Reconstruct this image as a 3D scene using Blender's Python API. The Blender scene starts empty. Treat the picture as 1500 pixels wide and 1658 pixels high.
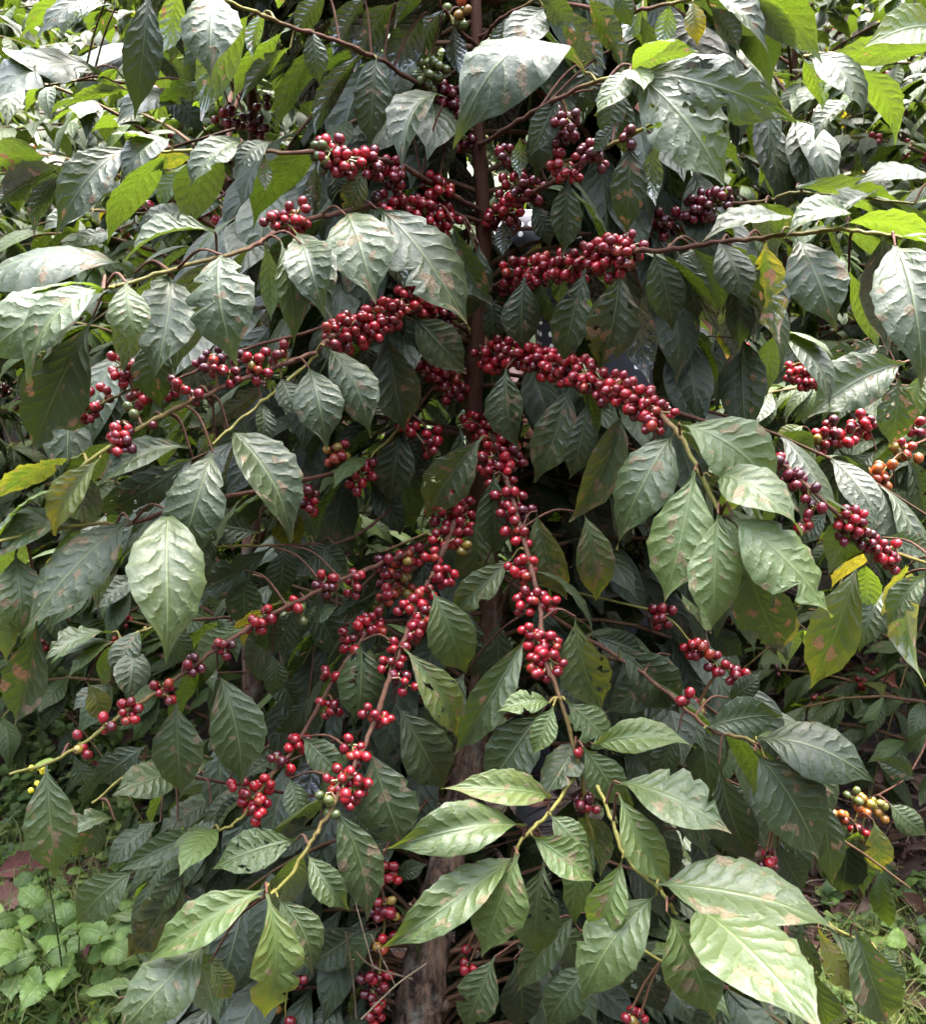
import bpy, math, random
import numpy as np
from mathutils import Vector

S = bpy.context.scene
COL = S.collection
R = math.radians

# ------------------------------------------------------------------ camera
FPX, CX, CY = 1608.0, 750.0, 829.0
PITCH, CAMZ = R(16.0), 1.40
cam = bpy.data.cameras.new('camera')
cam.sensor_fit = 'HORIZONTAL'; cam.sensor_width = 36.0
cam.lens = 36.0 * FPX / 1500.0
cam.clip_start = 0.02; cam.clip_end = 400
co = bpy.data.objects.new('camera', cam); COL.objects.link(co)
co.location = (0, 0, CAMZ); co.rotation_euler = (math.pi / 2 - PITCH, 0, 0)
cam.dof.use_dof = True; cam.dof.focus_distance = 1.15; cam.dof.aperture_fstop = 16.0
S.camera = co

# ------------------------------------------------------------------ light: overcast sky
SUN_EL, SUN_ROT = R(66), R(20)
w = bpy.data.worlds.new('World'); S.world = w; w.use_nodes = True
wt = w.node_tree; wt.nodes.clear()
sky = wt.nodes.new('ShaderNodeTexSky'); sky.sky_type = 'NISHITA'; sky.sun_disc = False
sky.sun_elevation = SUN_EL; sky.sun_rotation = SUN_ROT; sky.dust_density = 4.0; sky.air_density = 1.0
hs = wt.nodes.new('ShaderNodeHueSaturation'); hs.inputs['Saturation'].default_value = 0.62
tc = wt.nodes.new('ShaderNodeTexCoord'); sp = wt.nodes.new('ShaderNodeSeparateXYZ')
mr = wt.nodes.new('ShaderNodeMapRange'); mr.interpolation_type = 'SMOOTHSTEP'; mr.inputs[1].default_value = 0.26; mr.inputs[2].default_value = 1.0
mr.inputs[3].default_value = 0.025; mr.inputs[4].default_value = 3.6      # a cloudy sky is brightest overhead; low sky darkened further to deepen leaf contrast
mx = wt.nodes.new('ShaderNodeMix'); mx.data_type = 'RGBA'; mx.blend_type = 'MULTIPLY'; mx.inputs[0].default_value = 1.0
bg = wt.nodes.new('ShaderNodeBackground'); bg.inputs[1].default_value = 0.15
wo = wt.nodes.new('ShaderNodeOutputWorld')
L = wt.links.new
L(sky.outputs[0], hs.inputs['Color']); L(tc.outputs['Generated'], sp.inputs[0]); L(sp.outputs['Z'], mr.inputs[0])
cn = wt.nodes.new('ShaderNodeTexNoise'); cn.inputs['Scale'].default_value = 3.4; cn.inputs['Detail'].default_value = 4.0      # cloud patches added so the leaf gloss turns patchy
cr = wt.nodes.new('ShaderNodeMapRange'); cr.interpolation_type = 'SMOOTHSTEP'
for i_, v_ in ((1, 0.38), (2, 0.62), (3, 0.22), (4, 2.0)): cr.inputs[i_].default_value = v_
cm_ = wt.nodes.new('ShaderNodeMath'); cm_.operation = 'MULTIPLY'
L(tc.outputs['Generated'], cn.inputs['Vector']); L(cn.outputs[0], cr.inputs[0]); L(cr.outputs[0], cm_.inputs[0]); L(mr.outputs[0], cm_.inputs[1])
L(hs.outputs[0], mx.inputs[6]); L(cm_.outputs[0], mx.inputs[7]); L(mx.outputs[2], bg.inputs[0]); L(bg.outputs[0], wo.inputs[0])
sl = bpy.data.lights.new('sun', 'SUN'); sl.energy = 1.5; sl.angle = R(28); sl.color = (1.0, 0.98, 0.95)
so = bpy.data.objects.new('sun', sl); COL.objects.link(so)
sd = Vector((math.sin(SUN_ROT) * math.cos(SUN_EL), math.cos(SUN_ROT) * math.cos(SUN_EL), math.sin(SUN_EL)))
so.rotation_euler = sd.to_track_quat('Z', 'Y').to_euler(); so.location = (0, -2, 6)
S.view_settings.view_transform = 'Standard'; S.view_settings.look = 'None'
S.view_settings.exposure = 2.52; S.view_settings.gamma = 1.0
S.cycles.max_bounces = 6; S.cycles.diffuse_bounces = 3; S.cycles.glossy_bounces = 2
S.cycles.transmission_bounces = 3; S.cycles.transparent_max_bounces = 6
S.cycles.caustics_reflective = False; S.cycles.caustics_refractive = False

# ------------------------------------------------------------------ helpers
CAM = np.array([0, 0, CAMZ])
FW = np.array([0, math.cos(PITCH), -math.sin(PITCH)]); UP = np.array([0, math.sin(PITCH), math.cos(PITCH)])
RT = np.array([1.0, 0, 0])
def ray(x, y): return FW + RT * ((x - CX) / FPX) - UP * ((y - CY) / FPX)
def at(x, y, Y):
    d = ray(x, y); return CAM + d * (Y / d[1])
def depth(p): return float(np.dot(p - CAM, FW))
def hill(x, Y):
    Y = np.asarray(Y, float); x = np.asarray(x, float)
    return (0.30 * np.maximum(0, Y - 2.7) ** 1.05 * np.clip((Y - 2.7) / 1.0, 0, 1)
            + 0.03 * np.sin(x * 2.1 + Y) * np.clip(Y, 0, 1) + 0.02 * np.sin(x * 5.3 - Y * 3.7))
def on_ground(x, y):
    d = ray(x, y); t = 0.3
    while t < 60:
        p = CAM + d * t
        if p[2] <= hill(p[0], p[1]): return p
        t *= 1.01
    return CAM + d * 5
def unit(v): return v / (np.linalg.norm(v) + 1e-12)

class MB:
    """collects quads/tris in numpy pieces and links them as one mesh object"""
    def __init__(s): s.v = []; s.f = []; s.uv = []; s.c = []; s.n = 0
    def add(s, v, f, uv=None, col=(0.5, 0, 0, 0.5)):
        v = np.asarray(v, float); f = np.asarray(f, int)
        s.v.append(v); s.f.append(f + s.n); s.n += len(v)
        s.uv.append(np.zeros((len(v), 2)) if uv is None else np.asarray(uv, float))
        c = np.asarray(col, float)
        s.c.append(np.tile(c, (len(v), 1)) if c.ndim == 1 else c)
    def mesh(s, name, mat, smooth=True):
        me = bpy.data.meshes.new(name)
        v = np.concatenate(s.v); loops = []; starts = []; tot = 0
        for f in s.f:
            k = f.shape[1]; loops.append(f.ravel()); starts.append(tot + np.arange(len(f)) * k); tot += f.size
        loops = np.concatenate(loops); starts = np.concatenate(starts)
        me.vertices.add(len(v)); me.vertices.foreach_set('co', v.ravel())
        me.loops.add(len(loops)); me.loops.foreach_set('vertex_index', loops)
        me.polygons.add(len(starts)); me.polygons.foreach_set('loop_start', starts)
        me.update(calc_edges=True)
        if smooth: me.polygons.foreach_set('use_smooth', np.ones(len(starts), bool))
        u = me.uv_layers.new(name='UVMap'); u.data.foreach_set('uv', np.concatenate(s.uv)[loops].ravel())
        a = me.attributes.new('lp', 'FLOAT_COLOR', 'POINT'); a.data.foreach_set('color', np.concatenate(s.c).ravel())
        me.materials.append(mat); me.validate()
        return me
    def build(s, name, mat, parent=None, smooth=True):
        o = bpy.data.objects.new(name, s.mesh(name, mat, smooth)); COL.objects.link(o)
        if parent is not None:
            o.parent = parent
            o.matrix_parent_inverse = inv(parent)
        return o
def inv(p):
    from mathutils import Matrix
    root = p
    while root.parent: root = root.parent
    return Matrix.Translation(-root.location) if p is root else Matrix.Identity(4)
def tag(o, label=None, cat=None, group=None, kind=None):
    if label: o['label'] = label
    if cat: o['category'] = cat
    if group: o['group'] = group
    if kind: o['kind'] = kind
    return o
def thing(name, loc, label, cat, group=None):
    o = bpy.data.objects.new(name, None); COL.objects.link(o); o.location = loc
    return tag(o, label, cat, group)

_g = {}
def grid(nu, nv):
    if (nu, nv) not in _g:
        u, v = np.meshgrid(np.linspace(0, 1, nu), np.linspace(-1, 1, nv), indexing='ij')
        i = np.arange((nu - 1) * (nv - 1)); r, c = i // (nv - 1), i % (nv - 1)
        a = r * nv + c
        _g[nu, nv] = (u.ravel(), v.ravel(), np.stack([a, a + nv, a + nv + 1, a + 1], 1))
    return _g[nu, nv]

def leaf_geo(b, t, n, wid, rg, nu=26, nv=9, arch=0.10, fold=0.2, droop=0.25, bend=0.0, twist=0.0, ripple=0.02, bites=0, pet=0.06):
    """a coffee leaf from base b to tip t; n is the side its upper face looks to"""
    b, t = np.asarray(b, float), np.asarray(t, float)
    d = t - b; Ln = np.linalg.norm(d); d = d / Ln
    n = unit(n - d * np.dot(n, d)); s = np.cross(d, n)
    u, v, f = grid(nu, nv)
    e = np.clip((u - pet) / (1 - pet), 0, 1)
    pr = np.maximum(np.sin(math.pi * np.clip(e, 0, 1) ** rg.uniform(.80, 1.02)), 0) ** rg.uniform(.92, 1.2)
    k = np.clip((e - 0.74) / 0.2, 0, 1); k = k * k * (3 - 2 * k)
    pr = pr * (1 - 0.5 * k) + 0.004
    p0, p1 = rg.uniform(0, 6.28, 2)
    side = v > 0
    ph = np.where(side, p0, p1)
    edge = np.abs(v) ** 2
    kr = rg.uniform(5, 7)
    wav = np.sin(6.283 * kr * u + ph) * 0.7 + 0.5 * np.sin(6.283 * kr * 1.9 * u + ph * 2.3)
    if nu < 12: wav = wav * 0.3
    hw = wid / 2 * pr * (1 + 0.04 * wav * edge) + 0.0011 * (1 - np.clip(e * 6, 0, 1))
    for _ in range(bites):
        uc, sg, de = rg.uniform(.25, .95), rg.uniform(.012, .04), rg.uniform(.25, .75)
        hit = side if rg.random() < .5 else ~side
        hw = hw * np.where(hit, 1 - de * np.exp(-((u - uc) / sg) ** 2), 1)
    ar = arch * Ln * 4 * (u ** 0.85) * (1 - u)
    be = bend * Ln * 4 * u * (1 - u)
    off = v * hw
    lift = np.abs(off) * math.sin(fold) - droop * off * off / (wid / 2 + 1e-6) * np.abs(v)
    lift = lift + ripple * Ln * wav * edge * np.minimum(1, pr * 1.5)
    lift = lift - rg.uniform(-.05, .22) * Ln * np.maximum(0, u - .55) ** 2 * 2.2 + wid * .05 * np.sin(3.1 * u + p1) * v
    lat = off * math.cos(fold)
    ta = twist * (u - 0.4)
    la = lat * np.cos(ta) - lift * np.sin(ta); li = lat * np.sin(ta) + lift * np.cos(ta)
    P = b + np.outer(u * Ln, d) + np.outer(ar + li, n) + np.outer(be + la, s)
    return P, f, np.stack([u, v * 0.5 + 0.5], 1)

def smooth_path(pts, m=6):
    pts = np.asarray(pts, float)
    if len(pts) < 3: m = max(m, 4)
    q = np.vstack([2 * pts[0] - pts[1], pts, 2 * pts[-1] - pts[-2]]); out = []
    for i in range(1, len(q) - 2):
        a, b, c, d = q[i - 1:i + 3]
        for k in range(m):
            x = k / m
            out.append(0.5 * (2 * b + (c - a) * x + (2 * a - 5 * b + 4 * c - d) * x * x + (3 * b - a - 3 * c + d) * x ** 3))
    out.append(pts[-1]); return np.array(out)

def tube(mb, path, rad, ns=8, col=None, knob=None, rough=0.0, rg=None):
    path = np.asarray(path, float); N = len(path)
    rad = np.broadcast_to(np.asarray(rad, float), (N,)).copy()
    T = np.gradient(path, axis=0); T = T / (np.linalg.norm(T, axis=1, keepdims=True) + 1e-9)
    ref = np.array([0.31, 0.87, 0.39]); 
    A = np.cross(T, ref); A /= np.linalg.norm(A, axis=1, keepdims=True) + 1e-9
    B = np.cross(T, A)
    th = np.arange(ns) * 2 * math.pi / ns
    rr = rad[:, None] * np.ones(ns)
    if rough and rg is not None: rr = rr * (1 + rough * rg.standard_normal((N, ns)))
    V = path[:, None, :] + rr[..., None] * (np.cos(th)[None, :, None] * A[:, None, :] + np.sin(th)[None, :, None] * B[:, None, :])
    V = V.reshape(-1, 3)
    i = np.arange((N - 1) * ns); r, c = i // ns, i % ns
    F = np.stack([r * ns + c, r * ns + (c + 1) % ns, (r + 1) * ns + (c + 1) % ns, (r + 1) * ns + c], 1)
    uv = np.stack([np.tile(np.arange(ns) / ns, N), np.repeat(np.linspace(0, 1, N), ns)], 1)
    if col is None: cc = (0.5, 0, 0, 0.5)
    else:
        col = np.asarray(col, float)
        cc = col if col.ndim == 1 else np.repeat(col, ns, axis=0)
    mb.add(V, F, uv, cc)
    cap = np.vstack([path[-1] + T[-1] * rad[-1] * .6])
    last = V[-ns:]
    mb.add(np.vstack([last, cap]), np.array([[k, (k + 1) % ns, ns] for k in range(ns)]), None,
           cc if np.ndim(cc) == 1 else np.vstack([cc[-ns:], cc[-1:]]))

# ------------------------------------------------------------------ materials
class NT:
    def __init__(s, name):
        s.m = bpy.data.materials.new(name); s.m.use_nodes = True; s.t = s.m.node_tree; s.t.nodes.clear()
        s.out = s.t.nodes.new('ShaderNodeOutputMaterial')
    def put(s, sock, v):
        if isinstance(v, bpy.types.NodeSocket): s.t.links.new(v, sock)
        elif v is not None:
            if isinstance(v, tuple) and len(v) == 3 and sock.type == 'RGBA': v = (*v, 1)
            sock.default_value = v
    def node(s, typ, ins=None, **kw):
        n = s.t.nodes.new(typ)
        for k, v in kw.items(): setattr(n, k, v)
        for k, v in (ins or {}).items(): s.put(n.inputs[k], v)
        return n
    def m_(s, op, a, b=None, c=None, clamp=False):
        n = s.t.nodes.new('ShaderNodeMath'); n.operation = op; n.use_clamp = clamp
        for i, v in enumerate((a, b, c)):
            if v is not None: s.put(n.inputs[i], v)
        return n.outputs[0]
    def ss(s, x, lo, hi, a=0.0, b=1.0):
        n = s.t.nodes.new('ShaderNodeMapRange'); n.interpolation_type = 'SMOOTHSTEP'
        for i, v in enumerate((x, lo, hi, a, b)): s.put(n.inputs[i], v)
        return n.outputs[0]
    def mix(s, f, a, b):
        n = s.t.nodes.new('ShaderNodeMix'); n.data_type = 'RGBA'
        s.put(n.inputs[0], f); s.put(n.inputs[6], a); s.put(n.inputs[7], b); return n.outputs[2]
    def noise(s, vec, scale, detail=3, rough=0.5):
        n = s.node('ShaderNodeTexNoise', {'Scale': scale, 'Detail': detail, 'Roughness': rough})
        if vec is not None: s.put(n.inputs['Vector'], vec)
        return n.outputs[0]
    def attr(s):
        a = s.node('ShaderNodeAttribute', attribute_name='lp'); sp = s.node('ShaderNodeSeparateColor', {0: a.outputs['Color']})
        return sp.outputs[0], sp.outputs[1], sp.outputs[2], a.outputs['Alpha'], a.outputs['Color']
    def princ(s, **k):
        n = s.t.nodes.new('ShaderNodeBsdfPrincipled')
        for a, v in k.items(): s.put(n.inputs[a.replace('_', ' ')], v)
        return n

def leaf_mat(name, holes=False, wax=0.65, ior=1.60):
    s = NT(name); tone, yel, dmg, seed, _ = s.attr(); tone = s.m_('POWER', tone, 1.7)
    uv = s.node('ShaderNodeUVMap', uv_map='UVMap'); sx = s.node('ShaderNodeSeparateXYZ', {0: uv.outputs[0]})
    u, v = sx.outputs[0], sx.outputs[1]
    vs = s.m_('MULTIPLY_ADD', v, 2.0, -1.0); av = s.m_('ABSOLUTE', vs)
    sd = s.m_('MULTIPLY', seed, 47.0)
    vec = s.node('ShaderNodeCombineXYZ', {0: s.m_('MULTIPLY', u, 4.0), 1: s.m_('MULTIPLY', vs, 1.0), 2: sd}).outputs[0]
    geo = s.node('ShaderNodeNewGeometry'); back = geo.outputs['Backfacing']
    wob = s.noise(vec, 3.0, 2)
    lift = s.m_('MULTIPLY', s.m_('POWER', av, 0.85), 0.17)
    ph = s.m_('MULTIPLY_ADD', s.m_('SUBTRACT', u, lift), 9.5, s.m_('MULTIPLY', wob, 0.9))
    ph = s.m_('ADD', ph, s.m_('MULTIPLY', s.m_('GREATER_THAN', vs, 0.0), 0.35))
    fr = s.m_('FRACT', ph); dist = s.m_('MULTIPLY', s.m_('ABSOLUTE', s.m_('SUBTRACT', fr, 0.5)), 2.0)
    midr = s.ss(av, 0.014, 0.036, 1.0, 0.0)
    lat = s.m_('MULTIPLY', s.ss(dist, 0.82, 1.0), s.ss(av, 0.75, 1.0, 1.0, 0.0))
    vein = s.m_('MAXIMUM', midr, s.m_('MULTIPLY', lat, 0.42))
    # colour of the upper side
    big = s.noise(vec, 0.9, 3)
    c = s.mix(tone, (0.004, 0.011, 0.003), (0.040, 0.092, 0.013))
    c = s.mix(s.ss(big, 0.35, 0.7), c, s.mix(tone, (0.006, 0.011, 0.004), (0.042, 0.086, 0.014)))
    ye = s.m_('MULTIPLY', yel, s.ss(s.m_('ADD', s.noise(vec, 1.6, 4), s.m_('MULTIPLY', s.m_('SUBTRACT', av, 0.5), 0.25)), 0.30, 0.62))
    ye = s.m_('MAXIMUM', ye, s.ss(yel, 0.6, 1.0, 0.0, 0.8))
    c = s.mix(ye, c, s.mix(s.noise(vec, 5, 2), (0.22, 0.19, 0.015), (0.14, 0.15, 0.02)))
    c = s.mix(s.m_('MULTIPLY', vein, 0.7), c, s.mix(0.2, (0.15, 0.20, 0.065), c))
    c = s.mix(s.m_('MULTIPLY', s.ss(av, 0.93, 1.0), 0.35), c, (0.12, 0.14, 0.055))
    # necrotic patches with a yellow rim, brown tips, dust and dried drops
    pn = s.m_('MULTIPLY_ADD', s.noise(vec, 13.0, 2), 0.12, s.noise(vec, 1.9, 1, 0.4))
    th = s.m_('MULTIPLY_ADD', dmg, -0.14, 0.782)
    pt = s.m_('MULTIPLY', s.ss(s.m_('SUBTRACT', pn, th), 0.0, 0.010), s.ss(dmg, 0.02, 0.1))
    hl = s.m_('MULTIPLY', s.ss(s.m_('SUBTRACT', pn, th), -0.06, 0.0), s.ss(dmg, 0.02, 0.1))
    pink = s.mix(s.ss(s.noise(vec, 14, 4, .65), .36, .6), (0.085, 0.038, 0.024), (0.40, 0.23, 0.17))
    c = s.mix(s.m_('MULTIPLY', hl, 0.55), c, (0.16, 0.145, 0.035))
    rim = s.m_('MULTIPLY', s.ss(s.m_('SUBTRACT', pn, th), -0.012, -0.002), s.ss(dmg, 0.02, 0.1))
    c = s.mix(s.m_('MULTIPLY', rim, 0.8), c, (0.045, 0.022, 0.012))
    c = s.mix(pt, c, pink)
    c = s.mix(s.m_('MULTIPLY', s.ss(s.noise(vec, 8.0, 1), 0.76, 0.78), s.ss(dmg, 0.05, 0.2)), c, (0.05, 0.025, 0.012))
    tip = s.m_('MULTIPLY', s.ss(s.m_('ADD', u, s.m_('MULTIPLY', wob, 0.12)), 0.97, 1.03), s.ss(dmg, 0.1, 0.4))
    c = s.mix(tip, c, (0.30, 0.19, 0.11))
    dn = s.noise(vec, 34.0, 2); dm = s.m_('MULTIPLY', s.ss(dn, 0.66, 0.74), s.ss(s.noise(vec, 2.7, 2), 0.42, 0.68))
    c = s.mix(s.m_('MULTIPLY', dm, 0.55), c, (0.22, 0.23, 0.20))
    # underside: duller and paler
    cu = s.mix(0.72, c, s.mix(tone, (0.025, 0.036, 0.012), (0.065, 0.090, 0.022)))
    cu = s.mix(s.m_('MULTIPLY', vein, 0.5), cu, (0.12, 0.15, 0.055))
    col = s.mix(back, c, cu)
    rough = s.m_('ADD', s.m_('MULTIPLY_ADD', s.noise(vec, 4.5, 5, .65), 0.30, 0.09), s.m_('MAXIMUM', s.m_('MULTIPLY', pt, 0.3), s.m_('MULTIPLY', dm, 0.2)))
    rough = s.m_('MULTIPLY_ADD', back, 0.25, rough, clamp=True)
    quilt = s.m_('MULTIPLY', s.m_('SUBTRACT', 1.0, s.m_('POWER', dist, 2.2)), s.m_('MULTIPLY', s.ss(av, 0.03, 0.30), s.ss(av, 0.7, 1.0, 1.0, 0.25)))
    h = s.m_('ADD', quilt, s.m_('MULTIPLY', s.ss(av, 0.0, 0.07), 0.5))
    h = s.m_('ADD', h, s.m_('MULTIPLY', s.noise(vec, 7.0, 3), 0.5))
    h = s.m_('SUBTRACT', h, s.m_('MULTIPLY', pt, 0.4)); h = s.m_('ADD', h, s.m_('MULTIPLY', s.noise(vec, 30.0, 3, .6), 0.22))
    bmp = s.node('ShaderNodeBump', {'Strength': 0.46, 'Distance': 0.0022, 'Height': h})
    p = s.princ(Base_Color=col, Roughness=rough, Normal=bmp.outputs[0])
    s.put(p.inputs['Specular IOR Level'], s.m_('MULTIPLY_ADD', back, -0.7, 1.0))
    s.put(p.inputs['Coat Weight'], s.m_('MULTIPLY_ADD', back, -0.9 * wax, wax)); p.inputs['Coat Roughness'].default_value = 0.2; p.inputs['IOR'].default_value = ior; s.put(p.inputs['Coat Normal'], bmp.outputs[0])
    tr = s.node('ShaderNodeBsdfTranslucent', {'Color': s.mix(ye, s.mix(pt, s.mix(tone, (0.026, 0.044, 0.004), (0.22, 0.33, 0.018)), (0.25, 0.12, 0.05)), (0.55, 0.42, 0.02)), 'Normal': bmp.outputs[0]})
    ms = s.node('ShaderNodeMixShader', {0: 0.24, 1: p.outputs[0], 2: tr.outputs[0]})
    o = ms.outputs[0]
    if holes:
        hn = s.ss(s.noise(vec, 2.6, 3), 0.615, 0.63)
        hn = s.m_('MULTIPLY', hn, s.ss(av, 0.05, 0.12))
        tp = s.node('ShaderNodeBsdfTransparent'); o = s.node('ShaderNodeMixShader', {0: hn, 1: o, 2: tp.outputs[0]}).outputs[0]
    s.put(s.out.inputs[0], o); return s.m

def bark_mat():
    s = NT('bark'); k, gr, _, seed, _c = s.attr()          # k = 0 old grey bark .. 1 smooth red-brown; gr = green twig
    ob = s.node('ShaderNodeTexCoord').outputs['Object']
    mp = s.node('ShaderNodeMapping', {0: ob, 3: (1, 1, 0.22)}).outputs[0]
    n1 = s.noise(mp, 62, 6, 0.72); n2 = s.noise(ob, 26, 5, .6)
    old = s.mix(s.ss(n1, 0.35, 0.65), (0.022, 0.013, 0.009), (0.22, 0.14, 0.09))
    old = s.mix(s.ss(n2, 0.55, 0.75), old, (0.20, 0.19, 0.15))
    new = s.mix(n1, (0.030, 0.011, 0.007), (0.12, 0.050, 0.028))
    c = s.mix(k, old, new)
    c = s.mix(gr, c, s.mix(n2, (0.10, 0.105, 0.02), (0.19, 0.155, 0.03)))
    b = s.node('ShaderNodeBump', {'Strength': 1.0, 'Distance': 0.009, 'Height': s.m_('ADD', n1, s.m_('MULTIPLY', n2, 0.6))})
    s.put(b.inputs['Strength'], s.m_('MULTIPLY_ADD', s.m_('MAXIMUM', k, gr), -0.6, 0.9))
    p = s.princ(Base_Color=c, Roughness=s.m_('MULTIPLY_ADD', gr, -0.3, 0.85), Normal=b.outputs[0]); s.put(p.inputs['Specular IOR Level'], 0.25); s.put(s.out.inputs[0], p.outputs[0]); return s.m

def cherry_mat():
    s = NT('cherry_skin'); a = s.node('ShaderNodeAttribute', attribute_name='lp')
    uv = s.node('ShaderNodeUVMap', uv_map='UVMap'); sx = s.node('ShaderNodeSeparateXYZ', {0: uv.outputs[0]})
    ob = s.node('ShaderNodeTexCoord').outputs['Object']
    n = s.noise(ob, 160, 3); n2 = s.noise(ob, 900, 2)
    pole = sx.outputs[1]                                   # 1 at the navel
    c = s.mix(s.ss(n, 0.3, 0.8, 0, 0.5), a.outputs['Color'], s.mix(0.55, a.outputs['Color'], (0.03, 0.004, 0.006)))
    c = s.mix(s.m_('MULTIPLY', s.ss(n2, 0.62, 0.72), 0.25), c, (0.4, 0.3, 0.25))
    c = s.mix(s.ss(pole, 0.905, 0.93), c, (0.035, 0.02, 0.015))
    c = s.mix(s.m_('MULTIPLY', s.ss(pole, 0.86, 0.9), s.ss(pole, 0.9, 0.92, 0.5, 0.0)), c, (0.30, 0.14, 0.07))
    b = s.node('ShaderNodeBump', {'Strength': 0.25, 'Distance': 0.001, 'Height': n})
    p = s.princ(Base_Color=c, Roughness=s.m_('MULTIPLY_ADD', n, 0.2, 0.12), Normal=b.outputs[0]); s.put(p.inputs['Specular IOR Level'], 0.6)
    s.put(p.inputs['Subsurface Weight'], 0.0)
    s.put(s.out.inputs[0], p.outputs[0]); return s.m

def ground_mat():
    s = NT('soil'); ob = s.node('ShaderNodeTexCoord').outputs['Object']
    n1 = s.noise(ob, 3, 5); n2 = s.noise(ob, 28, 6, 0.7); n3 = s.noise(ob, 120, 4, 0.7)
    c = s.mix(s.ss(n2, 0.3, 0.7), (0.010, 0.006, 0.005), (0.034, 0.020, 0.015))
    c = s.mix(s.ss(n3, 0.55, 0.7), c, (0.085, 0.056, 0.04))
    c = s.mix(s.m_('MULTIPLY', s.ss(n1, 0.5, 0.62), s.ss(n2, 0.45, 0.55)), c, (0.025, 0.034, 0.011))
    b = s.node('ShaderNodeBump', {'Strength': 1.0, 'Distance': 0.02, 'Height': s.m_('ADD', n2, s.m_('MULTIPLY', n3, 0.4))})
    p = s.princ(Base_Color=c, Roughness=0.9, Normal=b.outputs[0]); s.put(s.out.inputs[0], p.outputs[0]); return s.m

def soft_mat(name, rough=0.55, trans=0.3, spec=0.35, thin=True):
    """plain plant matter coloured by its own vertex colour, with mottling"""
    s = NT(name); a = s.node('ShaderNodeAttribute', attribute_name='lp').outputs['Color']
    ob = s.node('ShaderNodeTexCoord').outputs['Object']; n = s.noise(ob, 60, 4)
    uv = s.node('ShaderNodeUVMap', uv_map='UVMap'); sx = s.node('ShaderNodeSeparateXYZ', {0: uv.outputs[0]})
    av = s.m_('ABSOLUTE', s.m_('MULTIPLY_ADD', sx.outputs[1], 2.0, -1.0))
    dist = s.m_('MULTIPLY', s.m_('ABSOLUTE', s.m_('SUBTRACT', s.m_('FRACT', s.m_('MULTIPLY', s.m_('SUBTRACT', sx.outputs[0], s.m_('MULTIPLY', av, 0.22)), 7.0)), 0.5)), 2.0)
    vein = s.m_('MAXIMUM', s.ss(av, 0.03, 0.1, 1, 0), s.m_('MULTIPLY', s.ss(dist, 0.8, 1.0), 0.5))
    c = s.mix(s.ss(n, 0.3, 0.7, 0.0, 0.5), a, s.mix(0.6, a, (0.02, 0.02, 0.01)))
    c = s.mix(s.m_('MULTIPLY', vein, 0.4), c, (0.18, 0.24, 0.10))
    b = s.node('ShaderNodeBump', {'Strength': 0.7, 'Distance': 0.002, 'Height': s.m_('ADD', s.m_('SUBTRACT', 1.0, vein), n)})
    p = s.princ(Base_Color=c, Roughness=rough, Normal=b.outputs[0]); s.put(p.inputs['Specular IOR Level'], spec)
    o = p.outputs[0]
    if trans:
        g = s.node('ShaderNodeMix', data_type='RGBA', blend_type='MULTIPLY'); g.inputs[0].default_value = 1
        s.put(g.inputs[6], a); s.put(g.inputs[7], (2.6, 2.6, 1.6, 1))
        tr = s.node('ShaderNodeBsdfTranslucent', {'Color': g.outputs[2]})
        o = s.node('ShaderNodeMixShader', {0: trans, 1: o, 2: tr.outputs[0]}).outputs[0]
    s.put(s.out.inputs[0], o); return s.m

LEAF = leaf_mat('coffee_leaf'); BUSHLEAF = leaf_mat('bush_leaf', False, 0.10, 1.45); HOLEY = leaf_mat('eaten_coffee_leaf', True)
BARK = bark_mat(); CHERRY = cherry_mat(); SOIL = ground_mat()
WEED = soft_mat('weed_leaf'); DRY = soft_mat('dry_leaf', 0.75, 0.12, 0.2)

# ------------------------------------------------------------------ the ground
gx = np.concatenate([np.linspace(-60, -4, 20), np.linspace(-3.9, 3.9, 90), np.linspace(4, 60, 20)])
gy = np.concatenate([np.linspace(-40, -1, 14), np.linspace(-0.9, 8, 110), np.linspace(8.3, 90, 34)])
X, Yg = np.meshgrid(gx, gy, indexing='ij')
rgn = np.random.default_rng(5)
Z = hill(X, Yg) + rgn.normal(0, 0.006, X.shape)
m = MB(); nx, ny = X.shape
i = np.arange((nx - 1) * (ny - 1)); r_, c_ = i // (ny - 1), i % (ny - 1); a_ = r_ * ny + c_
m.add(np.stack([X.ravel(), Yg.ravel(), Z.ravel()], 1), np.stack([a_, a_ + ny, a_ + ny + 1, a_ + 1], 1))
tag(m.build('ground', SOIL), 'brown soil between the coffee plants, rising into a slope behind', 'ground', kind='structure')

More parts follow.
